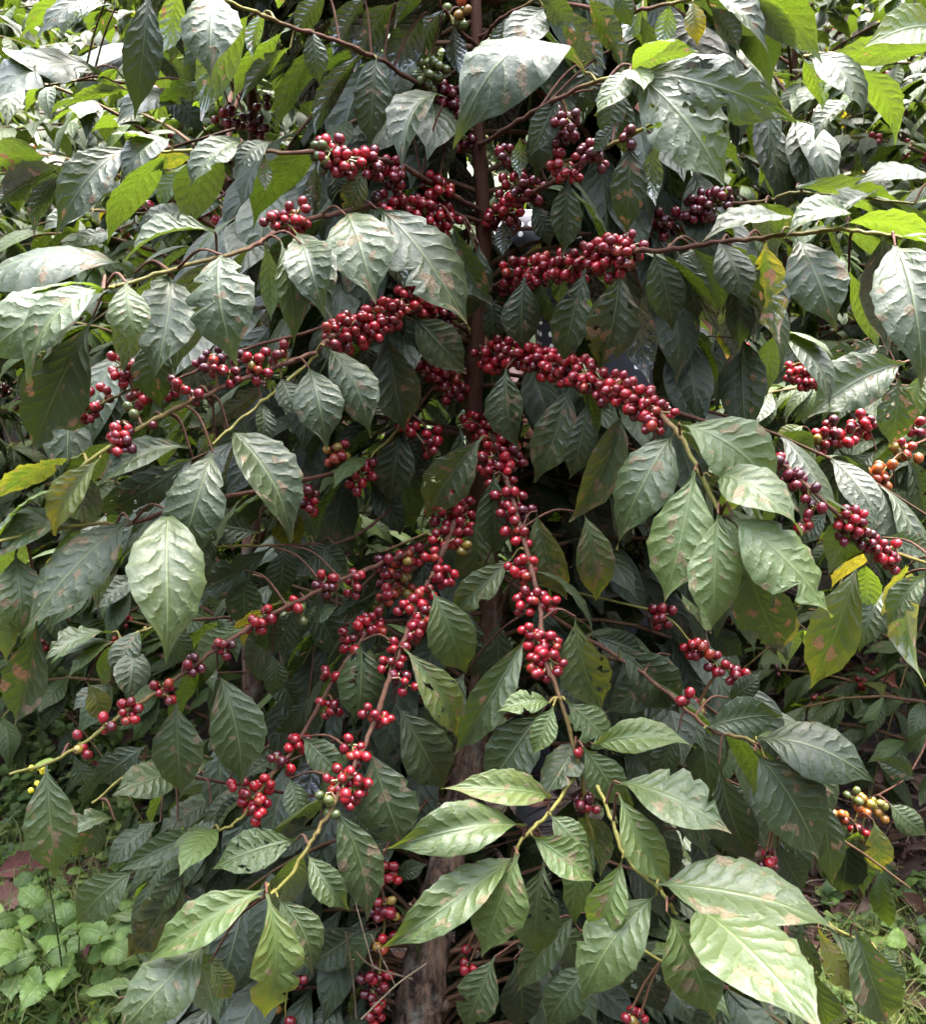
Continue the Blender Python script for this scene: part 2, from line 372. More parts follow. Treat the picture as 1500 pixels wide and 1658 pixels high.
# ------------------------------------------------------------------ plants read from the table below
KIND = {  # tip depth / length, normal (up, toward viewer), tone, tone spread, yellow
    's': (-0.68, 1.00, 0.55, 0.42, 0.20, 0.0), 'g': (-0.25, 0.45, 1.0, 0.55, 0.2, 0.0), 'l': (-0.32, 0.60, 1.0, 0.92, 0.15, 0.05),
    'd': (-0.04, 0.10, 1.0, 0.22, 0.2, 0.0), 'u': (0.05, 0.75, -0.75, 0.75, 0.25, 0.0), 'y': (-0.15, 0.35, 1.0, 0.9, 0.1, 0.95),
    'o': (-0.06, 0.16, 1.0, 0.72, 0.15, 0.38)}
RIPE = {'R': [(0.24, 0.005, 0.011), (0.165, 0.0035, 0.010), (0.31, 0.008, 0.014)], 'D': [(0.085, 0.003, 0.009), (0.055, 0.0025, 0.008), (0.125, 0.003, 0.010)],
        'M': [(0.21, 0.007, 0.012), (0.27, 0.028, 0.010), (0.18, 0.005, 0.012), (0.15, 0.004, 0.011), (0.22, 0.15, 0.02)],
        'O': [(0.32, 0.075, 0.012), (0.29, 0.04, 0.012), (0.26, 0.13, 0.02)], 'G': [(0.075, 0.10, 0.02), (0.10, 0.12, 0.03), (0.055, 0.08, 0.02)],
        'Y': [(0.26, 0.21, 0.03), (0.22, 0.2, 0.04), (0.28, 0.13, 0.02)]}

def sphere_t(nr=7, ns=10):
    vs, uv, fs = [], [], []
    for a in range(nr + 1):
        th = math.pi * a / nr
        for b in range(ns):
            p = 2 * math.pi * b / ns
            vs.append((math.sin(th) * math.cos(p), math.sin(th) * math.sin(p), math.cos(th))); uv.append((b / ns, 1 - a / nr))
    for a in range(nr):
        for b in range(ns):
            fs.append((a * ns + b, (a + 1) * ns + b, (a + 1) * ns + (b + 1) % ns, a * ns + (b + 1) % ns))
    return np.array(vs), np.array(fs), np.array(uv)
SPH = sphere_t(10, 14)

def basis(z):
    z = unit(z); a = np.cross(z, [0.3, 0.9, 0.2]); a = unit(a); return np.stack([a, np.cross(z, a), z])

def cluster(center, axis, n, ripe, rg, rr=0.0069):
    """a knot of cherries seated round the twig"""
    mb = MB(); axis = unit(axis); M = basis(axis); got = []
    span = 0.0056 * (rr / .0069) * (n / 3.2) ** 0.85; tries = 0; rad0 = 0.0102
    while len(got) < n and tries < 900:
        tries += 1
        th = rg.uniform(0, 2 * math.pi); r = rr * rg.uniform(0.86, 1.12)
        grow = 1 + tries / 500
        ro = rad0 * (rr / .0069) * rg.uniform(0.75, 1.15 + 0.85 * (n > 8)) * grow ** 0.5; z = rg.uniform(-span, span) * grow
        p = M[0] * math.cos(th) * ro + M[1] * math.sin(th) * ro + axis * z
        if n > 1: p = p + np.array([0, 0, -0.002])
        if all(np.linalg.norm(p - q) > 0.90 * (r + s_) for q, s_, _ in got): got.append((p, r, th))
    pal = RIPE[ripe]
    for p, r, th in got:
        out = unit(p - axis * np.dot(p, axis) + rg.normal(0, 0.004, 3)); Bm = basis(out)
        V = SPH[0] * np.array([0.95, 0.95, 1.10]) * r
        V = V @ Bm + p + center
        c = np.array(pal[rg.integers(len(pal))]) * rg.uniform(0.75, 1.2)
        if ripe == 'R' and rg.random() < 0.05: c = np.array((0.25, 0.025, 0.012))
        if ripe == 'R' and rg.random() < 0.14: c = c * 0.5
        mb.add(V, SPH[1], SPH[2], (*np.clip(c, 0, 1), 1))
        tube(mb, [center + p * 0.15, center + p - out * r * .8], 0.0012, 5, (0.16, 0.14, 0.03, 1))
    return mb

def parse_leaf(t, rg):
    q = t.split(); bx, by, tx, ty, wd = map(float, q[:5]); k = q[5]; Y = float(q[6]) / 100
    ex = {}
    for e in q[7:]: ex[e[0]] = float(e[1:] or 1)
    return bx, by, tx, ty, wd, k, Y, ex

def leaf_from_px(t, rg, hi=True):
    bx, by, tx, ty, wd, k, Y, ex = parse_leaf(t, rg)
    dY, nu_, nc, tone, tsp, yel = KIND[k]
    b = at(bx, by, Y); dp = depth(b); ln = math.hypot(tx - bx, ty - by) / FPX * dp
    dY = ex.get('t', dY * rg.uniform(0.7, 1.3))
    tp = at(tx, ty, Y + dY * ln)
    d = unit(tp - b); vw = unit(CAM - (b + tp) / 2)
    n = unit(np.array([0, 0, 1.0])) * nu_ + vw * nc + np.array([1.0, 0, 0]) * ex.get('x', rg.normal(0, 0.22))
    n = unit(n - d * np.dot(n, d))
    fs = abs(np.dot(n, vw)); W = wd / FPX * dp / max(0.5, fs) * 1.04
    rl = np.linalg.norm(tp - b); W = min(W, rl * 0.62)
    arch = ex.get('a', {'s': .13, 'd': .07, 'u': .10}.get(k, .10) * rg.uniform(.5, 1.5))
    tp = b + (tp - b) * 1.06
    P, F, UVs = leaf_geo(b, tp, n, W * 0.95, rg, 30, 11, arch, fold=ex.get('f', rg.uniform(.15, .65)), droop=rg.uniform(.1, .4), bend=rg.normal(0, .035),
                         twist=rg.normal(0, .45), ripple=rg.uniform(.006, .015), bites=int(ex.get('b', 3 if rg.random() < .28 else 0)))
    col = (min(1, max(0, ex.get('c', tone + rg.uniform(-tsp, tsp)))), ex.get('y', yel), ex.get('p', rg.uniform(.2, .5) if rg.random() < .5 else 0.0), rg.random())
    mb = MB(); mb.add(P, F, UVs, col)
    return mb, b, ex, k

def nearest(path, p):
    dd = np.linalg.norm(path - p, axis=1); i = int(dd.argmin()); return i, dd[i]


# tables: branch points "x y Y", leaves "base tip width kind Y extras", cherry clusters "x y n ripeness"
MAIN_TRUNK = ([(768,-60,1.30),(771,0,1.29),(773,110,1.28),(777,250,1.27),(783,380,1.26),(772,540,1.25),(768,680,1.25),(783,860,1.25),(795,990,1.24),(768,1190,1.20),(745,1290,1.17),(712,1450,1.12),(682,1600,1.08),(672,1690,1.07)],
  [15,17,19,22,26,28,30,33,36,42,50,64,74,78])
MAIN = [
("790 150 128; 690 140 122; 620 100 116; 540 65 110; 460 40 105; 400 15 100; 330 -10 96", .0038, .0018, """
350 -8 340 118 104 s 95 f.3
240 -15 218 183 66 d 92 c.05
285 -25 255 90 48 u 95
505 48 517 135 40 d 108
610 95 600 235 64 d 114 p.55
580 92 508 218 44 u 113
470 78 393 158 34 u 106
690 20 632 125 64 u 118 c.3
640 5 575 110 66 u 116 c.3
590 -5 540 90 58 u 115 c.3
530 -10 480 60 50 u 112 c.4
720 15 675 110 54 u 120 c.3
430 18 408 95 34 u 104
700 160 655 235 46 d 121
""", "720 150 9 D;735 178 8 D;742 215 7 D;690 120 8 G;710 108 6 G;735 205 4 D"),
("772 75 128; 740 45 124; 712 5 120; 690 -40 116", .0030, .0016, """
705 -20 640 40 50 u 117 c.3
735 40 745 120 44 u 121 c.3
""", "728 22 3 G;745 12 3 O;752 30 3 G"),
("773 90 128; 800 40 122; 850 10 114; 900 -20 108", .0030, .0016, """
882 15 838 98 68 s 112 c.2
905 15 978 108 54 u 110 c.4
950 -5 1008 112 58 u 108 c.4
825 25 800 95 46 u 117 c.35
870 -10 930 45 55 u 109 c.4
""", "800 82 6 G;790 100 5 G;812 70 4 G"),
("778 235 126; 850 190 115; 945 140 100; 1022 119 90", .0036, .0018, """
948 118 748 222 108 s 97 a.3 p.45 f.05
1018 119 966 184 92 l 89 c.75 f.1
1022 120 1172 297 116 g 88 c.5 f.12
1025 118 1278 184 96 g 90 a.2 c.3 f.25 t-.2
1030 108 1125 82 60 u 95
905 160 860 250 50 d 108
1000 140 985 232 60 d 112
962 92 948 196 62 d 114
1010 150 1012 252 50 d 113
1035 60 1020 150 60 d 112
""", "905 208 12 D;920 192 6 D;895 190 6 D"),
("776 60 128; 900 10 115; 1010 20 108; 1090 5 102; 1200 -15 98", .0032, .0016, """
1085 8 1072 78 56 u 103
1122 4 1130 70 50 y 100 p.3
1150 12 1196 82 54 u 101
1120 -8 1238 78 38 s 99
1225 -12 1292 78 46 u 98
1000 -20 1025 45 52 d 105
1048 -8 1008 58 48 u 106
""", ""),
("783 345 126; 700 297 118; 640 265 113; 560 250 108; 440 247 104; 340 243 101; 262 248 98", .0042, .0017, """
278 228 198 288 54 s 98 p.2
215 240 97 374 68 s 97
392 232 305 308 50 s 100
437 232 383 280 40 s 103
428 252 430 306 28 u 103
312 256 245 278 30 u 100 y.3
590 276 558 348 64 o 110 y.7 c.6
512 268 508 362 40 u 108 c.5
540 270 556 345 42 d 111
652 160 640 254 58 d 122
722 158 655 272 46 s 118 c.2
737 188 695 294 68 d 121 c.1
""", "535 245 8 R;560 258 10 R;598 262 8 D;637 265 6 R;632 285 7 D;705 305 9 R;518 243 4 G;525 260 3 G;545 235 5 D"),
("783 360 126; 690 336 118; 620 330 113; 530 350 107; 470 360 103; 440 380 100; 395 405 96; 300 430 92; 205 460 88; 170 468 86", .0042, .0018, """
218 442 -38 468 96 s 96 f.05 t-.15
165 470 -28 578 106 s 83 f.1 t-.4
168 468 40 600 78 s 80 p.3 t-.5
205 458 222 560 112 l 83 c.7 f.15 t-.5
360 413 383 584 124 s 86 p.45 f.12
275 446 250 602 108 s 92 c.3
150 515 58 724 110 d 90 p.4 f.35
255 540 262 658 104 d 95 p.62
347 376 208 414 62 s 92
455 391 478 548 58 g 97 c.6
430 398 438 515 38 u 99
490 396 522 506 64 s 98 c.3
560 348 606 487 104 s 104 p.55
480 378 537 514 62 s 101 c.3
610 338 752 524 100 s 108 p.8 t-.3
735 360 795 488 64 d 116 p.35
775 395 762 510 70 d 118 p.3
790 470 800 560 54 d 119
622 380 655 470 48 u 113 c.5
""", "630 335 8 R;655 340 8 R;682 338 10 R;715 350 8 R;690 352 6 R;480 347 7 R;455 355 5 R;438 358 3 R;610 328 4 D"),
("784 355 126; 830 327 120; 905 290 112; 960 250 106; 1005 228 102; 1060 200 98", .0042, .0018, """
1020 230 1012 378 64 d 101 p.5 c.15
1068 226 1060 330 42 u 104 c.6
920 290 912 408 62 d 109 c.3
868 186 870 288 60 d 114
842 225 842 288 30 u 113
862 328 890 398 54 d 117 p.3
815 358 815 412 46 u 120
1000 200 960 245 50 d 104
""", "835 300 8 R;858 305 8 D;820 345 8 R;800 350 5 R;912 262 7 R;922 280 6 R;950 248 6 D;968 262 5 D;962 240 5 D;820 248 5 D;1022 218 4 D;830 362 5 D"),
("780 475 125; 820 455 119; 900 430 112; 1000 408 105; 1080 405 100; 1180 390 96; 1290 380 92; 1370 372 90; 1460 385 88", .0044, .0018, """
850 448 848 564 68 d 113 p.4
948 436 910 584 70 d 107 p.4 c.3
1003 438 970 595 98 o 104 p.5 c.12 y.12
1058 408 1088 528 64 d 101 c.35
1040 470 1050 612 58 u 106 c.3
1095 405 1128 520 54 d 102
1122 400 1165 505 62 d 103
1160 390 1206 492 58 s 97 c.25
1200 440 1200 566 60 d 100
1240 393 1262 548 80 u 98 y.55 c.7 p.45
1290 386 1352 528 86 s 92
1375 440 1420 562 44 u 95
1450 398 1493 608 98 s 86 c.3
1282 372 1146 386 60 s 94
1377 356 1276 384 48 s 92
1360 368 1525 404 44 u 90 c.9
1130 395 1100 470 50 d 104
1185 395 1230 470 45 u 99
""", "838 440 9 R;855 430 6 R;880 435 9 R;905 428 8 R;930 425 10 R;960 412 10 R;985 402 10 R;1010 400 9 R;1025 412 8 R;995 425 8 R;825 458 6 D;870 448 6 R;945 435 6 R"),
("786 370 126; 880 372 124; 1000 382 122; 1075 362 120; 1140 335 117; 1240 325 114; 1300 312 112; 1480 330 106", .0034, .0016, """
1290 305 1482 378 50 u 110 c.75
1515 298 1395 292 34 s 107
1240 330 1286 392 44 u 112
1420 320 1340 360 40 s 109
""", "1070 352 6 D;1078 368 6 D;1122 338 8 D;1140 330 7 D;1162 330 7 D;1032 372 6 R;1050 360 4 D"),
("770 500 125; 700 500 118; 620 512 110; 540 545 102; 510 570 99; 430 600 95; 310 650 90; 220 697 86; 150 743 83; 85 795 82", .0045, .0018, """
525 560 596 700 74 s 98 p.3 t-.3
500 596 527 719 88 s 96 p.2
455 613 486 674 50 s 96
432 625 328 698 36 u 95 y.2
425 652 420 724 64 s 94
370 695 473 860 126 s 91 p.25 c.3 t-.35
307 725 163 790 56 s 88
312 740 148 834 60 d 90
345 733 287 914 90 s 88
162 742 83 858 68 y 83 p.2
128 740 -12 808 38 u 84 y.3
310 648 272 714 78 u 95
348 703 322 738 44 u 93
625 538 654 694 108 o 112 p.5 c.1 y.1
590 548 612 645 64 d 114
668 512 752 602 104 o 116 p.4 c.35 y.3
240 700 215 770 60 d 92
""", "545 540 9 R;565 530 9 R;590 522 10 R;612 510 10 R;640 495 9 R;560 545 7 R;630 515 7 R;600 535 7 R;660 465 5 R;675 480 8 R;690 495 7 R;712 503 7 D;720 515 5 D;462 565 2 M;440 575 3 R;408 580 4 R;420 597 6 M;370 605 5 R;345 590 4 R;315 635 3 D;318 650 1 D;290 620 4 R;195 700 6 R;188 722 6 R;210 712 4 D;240 686 1 D;198 682 2 R;210 665 2 G"),
("515 575 99; 450 630 95; 400 670 92; 345 718 89", .0022, .0015, "", ""),
("560 520 108; 380 572 104; 290 612 100; 190 640 97; 110 690 95", .0026, .0015, """
170 650 90 690 40 d 98
250 655 330 690 44 d 100
""", "198 592 8 R;195 605 5 R;140 655 8 R;132 668 4 R;225 645 6 R;240 635 3 M;350 575 5 D;330 588 4 D;275 625 4 R;385 575 4 D;170 635 3 R"),
("772 560 125; 800 573 119; 900 592 110; 1000 632 100; 1080 680 92; 1120 740 88; 1168 832 84", .0046, .0022, """
1092 703 998 875 94 s 92 c.5 t-.3
1100 688 1253 808 110 l 88 p.4
1152 772 1293 854 94 s 86 p.7 c.6
1125 762 1077 965 106 l 84 p.35 f.05
1163 832 1160 1014 86 l 81 p.35 f.1
1187 838 1339 990 106 l 80 f.1
1205 900 1266 1052 90 d 88 p.35
1272 965 1262 1048 48 y 90 p.4
820 596 836 724 70 g 112 p.4 c.35
922 616 866 772 80 o 109 p.6 c.3 y.15
1007 666 930 838 74 o 101 p.65 c.4 y.25
952 648 925 772 58 d 106 p.3
1062 730 1030 852 72 g 95
1110 700 1180 740 40 g 90
""", "795 573 9 R;815 570 8 R;840 572 10 R;862 570 8 R;880 583 10 R;905 590 10 R;930 598 10 R;950 606 9 R;975 617 10 R;1000 628 10 R;1025 640 9 R;1050 655 10 R;1068 668 7 R;1060 688 5 R;890 600 5 R;985 640 6 R;1030 660 6 R;800 590 5 R"),
("775 675 124; 800 720 116; 825 790 108; 850 880 101; 872 970 96; 882 1060 91; 905 1125 88; 938 1240 85; 950 1315 84; 960 1360 84", .0042, .0018, """
782 706 695 834 104 o 110 h1 p.55 c.45 y.15
800 768 800 892 74 d 108
772 832 772 962 72 o 114 p.4
806 1000 812 1132 66 d 108
758 985 768 1095 62 d 112 p.4
745 690 738 800 64 d 118
752 1090 700 1200 66 g 104
870 828 916 968 64 o 103 p.6 c.3
945 830 966 968 64 o 105 p.8 y.5
830 903 733 987 64 o 101 c.35
932 998 976 1144 80 o 94 y.3
852 1030 740 1214 78 g 92 p.35 c.45
890 1138 810 1152 52 l 87
896 1143 862 1219 80 l 86
880 1150 788 1278 96 g 89
915 1133 994 1214 76 g 87 p.5
962 1205 1116 1200 60 l 85 y.3
945 1210 1006 1304 78 l 84 c.6
935 1200 878 1294 64 s 88
860 850 895 930 50 d 106
""", "778 685 9 R;795 698 8 R;815 722 10 R;800 742 9 R;825 735 8 D;812 765 7 R;790 755 6 R;815 800 4 M;838 800 4 R;825 828 4 R;850 825 5 D;830 855 4 R;845 868 4 R;838 920 5 R;855 912 4 R;848 935 4 R;852 965 5 R;872 965 5 R;848 985 3 R;890 975 3 R;868 1035 7 R;892 1035 6 R;870 1060 6 R;890 1070 7 R;878 1085 6 R;945 1290 4 D;940 1215 2 R;958 1300 4 R"),
("938 1245 85; 895 1310 81; 850 1355 78; 830 1390 76", .0024, .0018, """
892 1291 726 1277 60 l 80 p.6 y.5 t-.25
852 1338 636 1374 94 l 77 p.35 c.7
840 1383 630 1530 84 l 75 c.7
838 1383 783 1539 116 l 74 p.3 f.05
862 1353 964 1424 70 l 78
893 1320 954 1384 56 l 80
882 1393 872 1544 88 g 80 c.5
""", ""),
("950 1240 85; 985 1310 80; 1015 1390 76; 1070 1440 73; 1095 1482 72", .0024, .0018, """
1005 1268 1174 1342 100 s 79 p.5 c.6
1003 1286 1086 1430 80 l 77 y.3 p.2
1008 1390 965 1514 96 l 75 p.75
1064 1432 1349 1488 118 s 72 p.55 c.5 f.3 t-.3
1080 1476 1153 1644 116 l 70 p.55 f.05
1122 1468 1324 1662 122 s 69 c.6 f.1
1064 1448 946 1614 102 l 74 c.7
""", ""),
("720 1430 114; 800 1480 104; 900 1500 96; 1000 1520 90; 1080 1560 86", .0030, .0018, """
932 1478 843 1598 68 g 88 p.4
962 1556 888 1655 84 g 86 c.5
832 1552 836 1660 56 d 90
802 1548 753 1664 76 g 88 p.5 c.5
900 1490 930 1580 60 d 92
1010 1530 1070 1640 60 d 90
1180 1600 1120 1670 60 d 86
""", "752 1545 2 R;760 1560 2 R;935 1558 3 D;1020 1640 3 M;1035 1650 3 R"),
("768 765 124; 735 850 112; 700 930 104; 660 1020 98; 630 1100 93; 600 1185 89; 568 1250 86; 530 1320 83; 500 1370 81; 460 1430 79; 428 1452 78", .0044, .0018, """
585 1038 577 1170 88 g 97 p.45 c.5
655 1050 740 1190 70 o 92 h1 p.6 y.6 c.8
700 956 750 1088 84 o 100 y.2
600 1213 656 1374 108 g 90 p.5 c.45
640 1138 716 1272 88 o 96 c.3 y.1
490 1193 557 1257 66 g 92
540 1303 593 1484 74 g 84 p.65
498 1383 563 1470 74 l 81 c.6
480 1360 350 1404 70 g 83
432 1438 243 1554 90 l 77 p.55
432 1446 425 1645 94 l 75 y.4 p.3
450 1453 503 1574 66 l 78 c.6
337 1526 193 1672 96 s 76 p.4 c.5 f.1
340 1558 376 1614 46 o 80 y.6 p.6
322 1543 352 1652 62 u 82
470 1260 489 1337 64 s 90
""", "735 815 8 R;745 835 7 R;722 830 7 R;748 850 6 R;715 870 6 R;735 870 5 M;745 880 3 M;700 900 6 R;715 935 5 R;725 925 4 R;690 960 5 R;670 985 7 R;690 1000 6 R;675 1020 6 M;645 1050 5 R;632 1075 5 R;648 1090 4 D;600 1150 4 M;620 1160 5 R;570 1205 5 R;580 1222 4 R;555 1262 8 R;572 1275 8 R;560 1290 5 R;528 1285 4 G;535 1305 3 G;660 1110 3 R"),
("755 860 124; 690 885 115; 620 912 107; 530 950 99; 430 1000 94; 360 1045 90; 270 1110 86; 200 1155 83; 110 1220 80; 15 1255 78", .0040, .0016, """
285 1138 293 1284 80 g 88 p.5
352 1088 389 1260 96 g 91 c.5 p.2
75 1238 89 1414 86 s 79 p.5 c.6 t-.3
440 1058 440 1128 54 d 98
545 983 496 1005 46 g 100
395 923 403 1018 62 d 104 c.3
462 883 452 968 54 d 106
440 885 298 968 62 d 105
480 985 440 1060 50 d 100
120 1222 150 1290 40 d 84
""", "655 905 5 M;675 895 5 R;620 910 4 D;575 935 5 R;572 950 3 R;530 935 5 R;525 948 4 D;425 995 6 R;415 1010 4 R;475 980 3 R;485 990 3 G;365 1045 5 D;350 1040 2 R;312 1072 6 D;262 1108 5 M;270 1125 4 R;212 1140 5 R;205 1160 4 R;170 1170 3 R;128 1200 3 M;135 1218 3 R"),
("640 820 118; 560 875 112; 450 882 106; 330 885 100", .0026, .0014, """
420 862 308 840 64 d 104
540 880 470 930 60 d 108
360 880 300 930 50 d 102
500 870 560 930 60 d 110
""", ""),
("700 900 122; 640 950 112; 590 1030 104; 540 1100 99; 480 1205 94; 420 1280 90; 390 1325 88; 355 1345 86", .0036, .0016, """
342 1345 198 1410 48 g 87
220 1406 128 1494 66 g 85 c.6
302 1403 205 1548 60 d 86 y.45 p.4
300 1400 250 1480 50 g 87
430 1290 350 1340 50 d 92
""", "640 935 7 M;655 950 5 M;625 960 6 M;605 1000 6 M;590 1015 5 R;610 1020 3 M;570 1045 5 R;560 1030 3 R;532 1095 4 R;525 1145 4 M;540 1140 3 R;485 1195 5 R;475 1210 4 R;450 1225 4 D;460 1240 3 R;405 1290 7 R;420 1300 6 R;410 1315 5 R;430 1270 4 R;380 1275 2 R"),
("735 1250 118; 660 1330 112; 620 1390 108; 622 1500 105; 605 1650 102", .0032, .0016, """
590 1500 500 1560 60 d 108
640 1420 690 1400 50 d 110
560 1560 620 1600 60 d 110
""", "625 1405 4 M;632 1420 4 R;615 1425 4 D;622 1465 5 M;615 1480 4 D;628 1478 4 M;612 1530 4 O;628 1520 3 R;600 1575 5 D;615 1585 5 R;605 1600 5 D;620 1625 3 R;608 1645 4 R"),
("700 1290 117; 520 1290 109; 350 1265 101; 230 1245 96; 150 1300 93", .0032, .0016, """
345 1228 248 1292 62 s 98
300 1252 188 1288 62 s 96
420 1285 326 1332 62 s 100
342 1300 258 1350 54 s 97 p.4
186 1328 98 1362 52 s 92
400 1238 424 1305 56 d 101
236 1208 158 1268 50 d 97
260 1330 176 1402 62 s 94
168 1308 118 1384 50 d 93
470 1230 400 1260 46 s 104
290 1380 240 1440 54 s 92 p.5
520 1340 440 1380 60 d 106
560 1290 610 1350 66 d 110
""", ""),
("720 1000 122; 560 1010 114; 400 1000 108; 270 1010 103; 185 1040 100", .0032, .0016, """
182 1024 76 1064 52 s 101
232 1018 186 1102 54 s 102
216 1048 206 1138 78 s 100
140 1104 166 1168 54 y 99 p.5
272 1008 306 1072 50 d 104
350 998 384 1064 56 s 106
402 958 432 1052 60 d 108
300 1058 344 1118 54 s 104
490 965 545 1065 84 d 110 c.05
560 1060 510 1140 76 d 112 c.05
620 1000 560 1060 60 d 114
440 1080 480 1150 60 d 108
180 1110 120 1150 46 s 101
500 1130 450 1190 60 d 108
""", "405 985 3 G;470 1010 4 G;430 1010 3 R"),
("690 1480 115; 560 1520 110; 475 1560 106; 462 1655 104", .0026, .0014, """
530 1545 470 1620 70 d 112
540 1570 600 1650 70 d 113
""", "472 1582 5 D;482 1590 4 D;460 1635 1 O;460 1648 1 R"),
("700 700 124; 560 760 112; 430 790 102; 290 825 92; 205 848 88; 130 850 85; -20 880 80", .0036, .0018, """
132 848 -28 914 56 s 86
209 843 48 1014 84 s 85 f.1
25 898 33 1025 82 s 83 c.6 p.4
272 826 277 1054 108 s 84 y.12 c.55 f.3
230 933 150 987 42 s 95
60 1003 27 1165 82 d 84 p1.0 c.4
-10 960 12 1065 50 l 82 p.6 y.4
350 850 318 920 60 d 98
290 850 330 960 60 d 92
""", "550 728 6 M;540 735 4 O;585 770 8 R;495 800 6 D;500 815 5 R;590 760 5 R"),
("775 900 124; 900 1000 116;1040 1090 106; 1150 1180 98; 1225 1205 94; 1262 1300 92", .0036, .0018, """
1225 1198 1404 1264 94 s 93 c.2 t-.3
1222 1216 1320 1384 102 g 92 p.35 c.35
1325 1278 1348 1428 54 g 95 c.3
1165 1238 1220 1392 78 d 95
1140 1180 1262 1160 72 d 98
1000 1048 1097 1152 92 d 108
1085 1060 985 1150 70 d 110
960 1030 1040 1060 60 d 112
1260 1370 1300 1440 70 d 96
1180 1130 1230 1090 50 d 104
1100 1180 1060 1260 70 d 100
""", "1240 1385 4 R;1245 1395 3 D;1112 1130 3 R"),
("790 600 127; 1000 640 126; 1190 700 108; 1260 745 94; 1320 800 89; 1380 850 89; 1440 890 91; 1530 922 93", .0036, .0016, """
1392 908 1317 1104 92 o 102 p.5 y.18 c.6
1403 913 1402 994 52 u 104
1470 916 1483 1095 66 u 100 y.45 c.8
1432 958 1394 1052 60 s 106
1340 830 1290 880 50 d 112
1430 870 1510 900 50 g 106
1500 930 1440 1010 56 g 101
""", "1205 708 3 D;1215 715 2 D;1255 742 2 R;1262 750 2 D;1285 770 5 D;1295 780 4 D;1310 790 3 D;1305 850 4 R;1320 820 3 D;1365 840 5 R;1380 832 6 R;1390 850 6 R;1370 865 4 D;1415 880 5 R;1430 895 5 R;1450 885 5 R;1445 910 4 R;1400 870 4 D"),
("740 1300 118; 1000 1400 106; 1200 1450 98; 1320 1490 94; 1410 1530 92", .0028, .0015, """
1385 1498 1442 1655 78 g 92 p.5
1325 1503 1380 1602 36 y 92 p.5
1295 1488 1310 1605 46 d 95
1420 1538 1458 1605 60 g 91 p.4
1340 1500 1425 1570 50 g 94
1390 1640 1340 1665 50 u 90
1310 1560 1340 1670 70 g 96 c.6
1250 1450 1310 1500 60 d 100
""", ""),
("790 700 127; 870 720 130; 960 760 134", .0030, .0016, """
930 780 945 900 60 d 130
890 760 880 850 60 d 132
""", "925 690 7 D;935 680 5 R;978 805 8 D;975 820 6 D;920 830 4 R;895 800 4 R"),
("772 610 126; 720 610 122; 660 680 116; 600 740 112", .0030, .0016, """
650 690 632 815 74 o 117 p.4 c.12 y.08
690 690 660 780 60 d 119
600 780 650 860 70 d 118
""", "690 590 7 R;705 605 6 R;735 620 7 R;720 630 5 M;660 685 6 R;700 708 6 R;690 722 4 R;680 580 4 R"),
("800 930 125; 1000 975 122; 1080 1000 119; 1130 1050 117; 1215 1110 115", .0024, .0014, """
1060 1040 1150 1090 56 d 130
1140 1020 1200 1060 50 d 132
""", "1075 995 6 M;1062 1000 4 M;1120 1045 5 R;1140 1055 6 M;1160 1070 5 R;1180 1085 6 R;1195 1095 5 R;1125 1155 6 R;1130 1140 5 M"),
]
RIGHT_TRUNK = ([(1640,-100,1.72),(1640,200,1.72),(1640,560,1.75),(1640,900,1.78),(1640,1150,1.8)], [14,18,24,28,30])
RIGHT = [
("1540 10 172; 1480 45 130; 1380 80 116; 1300 92 110", .003, .0016, """
1310 92 1402 184 64 s 110
1300 95 1332 182 64 u 113
1392 110 1453 224 50 u 111
1377 163 1323 224 54 s 116
1525 56 1406 74 50 l 105 y.3 c1
1525 82 1350 94 50 u 108
""", ""),
("1535 560 175; 1470 585 150; 1440 600 140", .003, .0016, """
1467 588 1316 674 88 g 138 c.45
1456 608 1445 720 64 g 137 p.8
1427 560 1320 606 52 d 145
1500 600 1475 690 50 g 142
""", "1480 690 4 R"),
("1535 640 176; 1400 690 152; 1320 720 146", .003, .0016, """
1360 730 1395 800 60 d 148
1300 690 1252 722 42 y 146 y.6
1420 730 1370 790 54 d 150
1330 760 1370 830 60 d 145
""", "1340 705 6 R;1330 720 5 M;1370 705 5 R;1395 680 5 R;1400 692 5 R;1345 690 3 D"),
("1535 700 176; 1470 725 155; 1420 775 148", .003, .0016, """
1450 790 1400 850 60 d 152
1470 740 1500 830 60 d 152
""", "1410 772 6 O;1425 780 5 O;1435 758 4 O;1465 725 6 M;1475 735 4 O"),
("1535 480 176; 1380 560 185; 1250 600 190", .0026, .0014, """
1300 560 1230 600 60 d 192
1200 560 1140 600 60 d 194
""", "1290 600 7 R;1305 608 8 R;1320 615 7 R;1330 625 5 R;1185 548 6 R;1200 560 5 R;1260 545 4 D"),
("1525 1150 180; 1470 1255 165; 1400 1300 155; 1380 1350 152", .0026, .0014, """
1415 1328 1427 1414 40 y 150 y.6
1375 1340 1365 1450 60 d 154
1440 1300 1500 1350 60 g 152
1390 1345 1400 1450 50 u 150
1425 1410 1440 1500 40 g 149
1480 1260 1420 1230 50 d 160
""", "1400 1300 5 Y;1415 1305 5 Y;1430 1312 4 Y;1398 1318 3 O;1385 1290 4 G;1390 1345 4 R;1405 1355 4 M;1360 1320 4 O"),
]
LEFT_TRUNK = ([(402,-60,1.80),(404,40,1.79),(408,130,1.78),(412,400,1.78),(410,800,1.78),(405,1000,1.78)], [11,13,15,20,26,30])
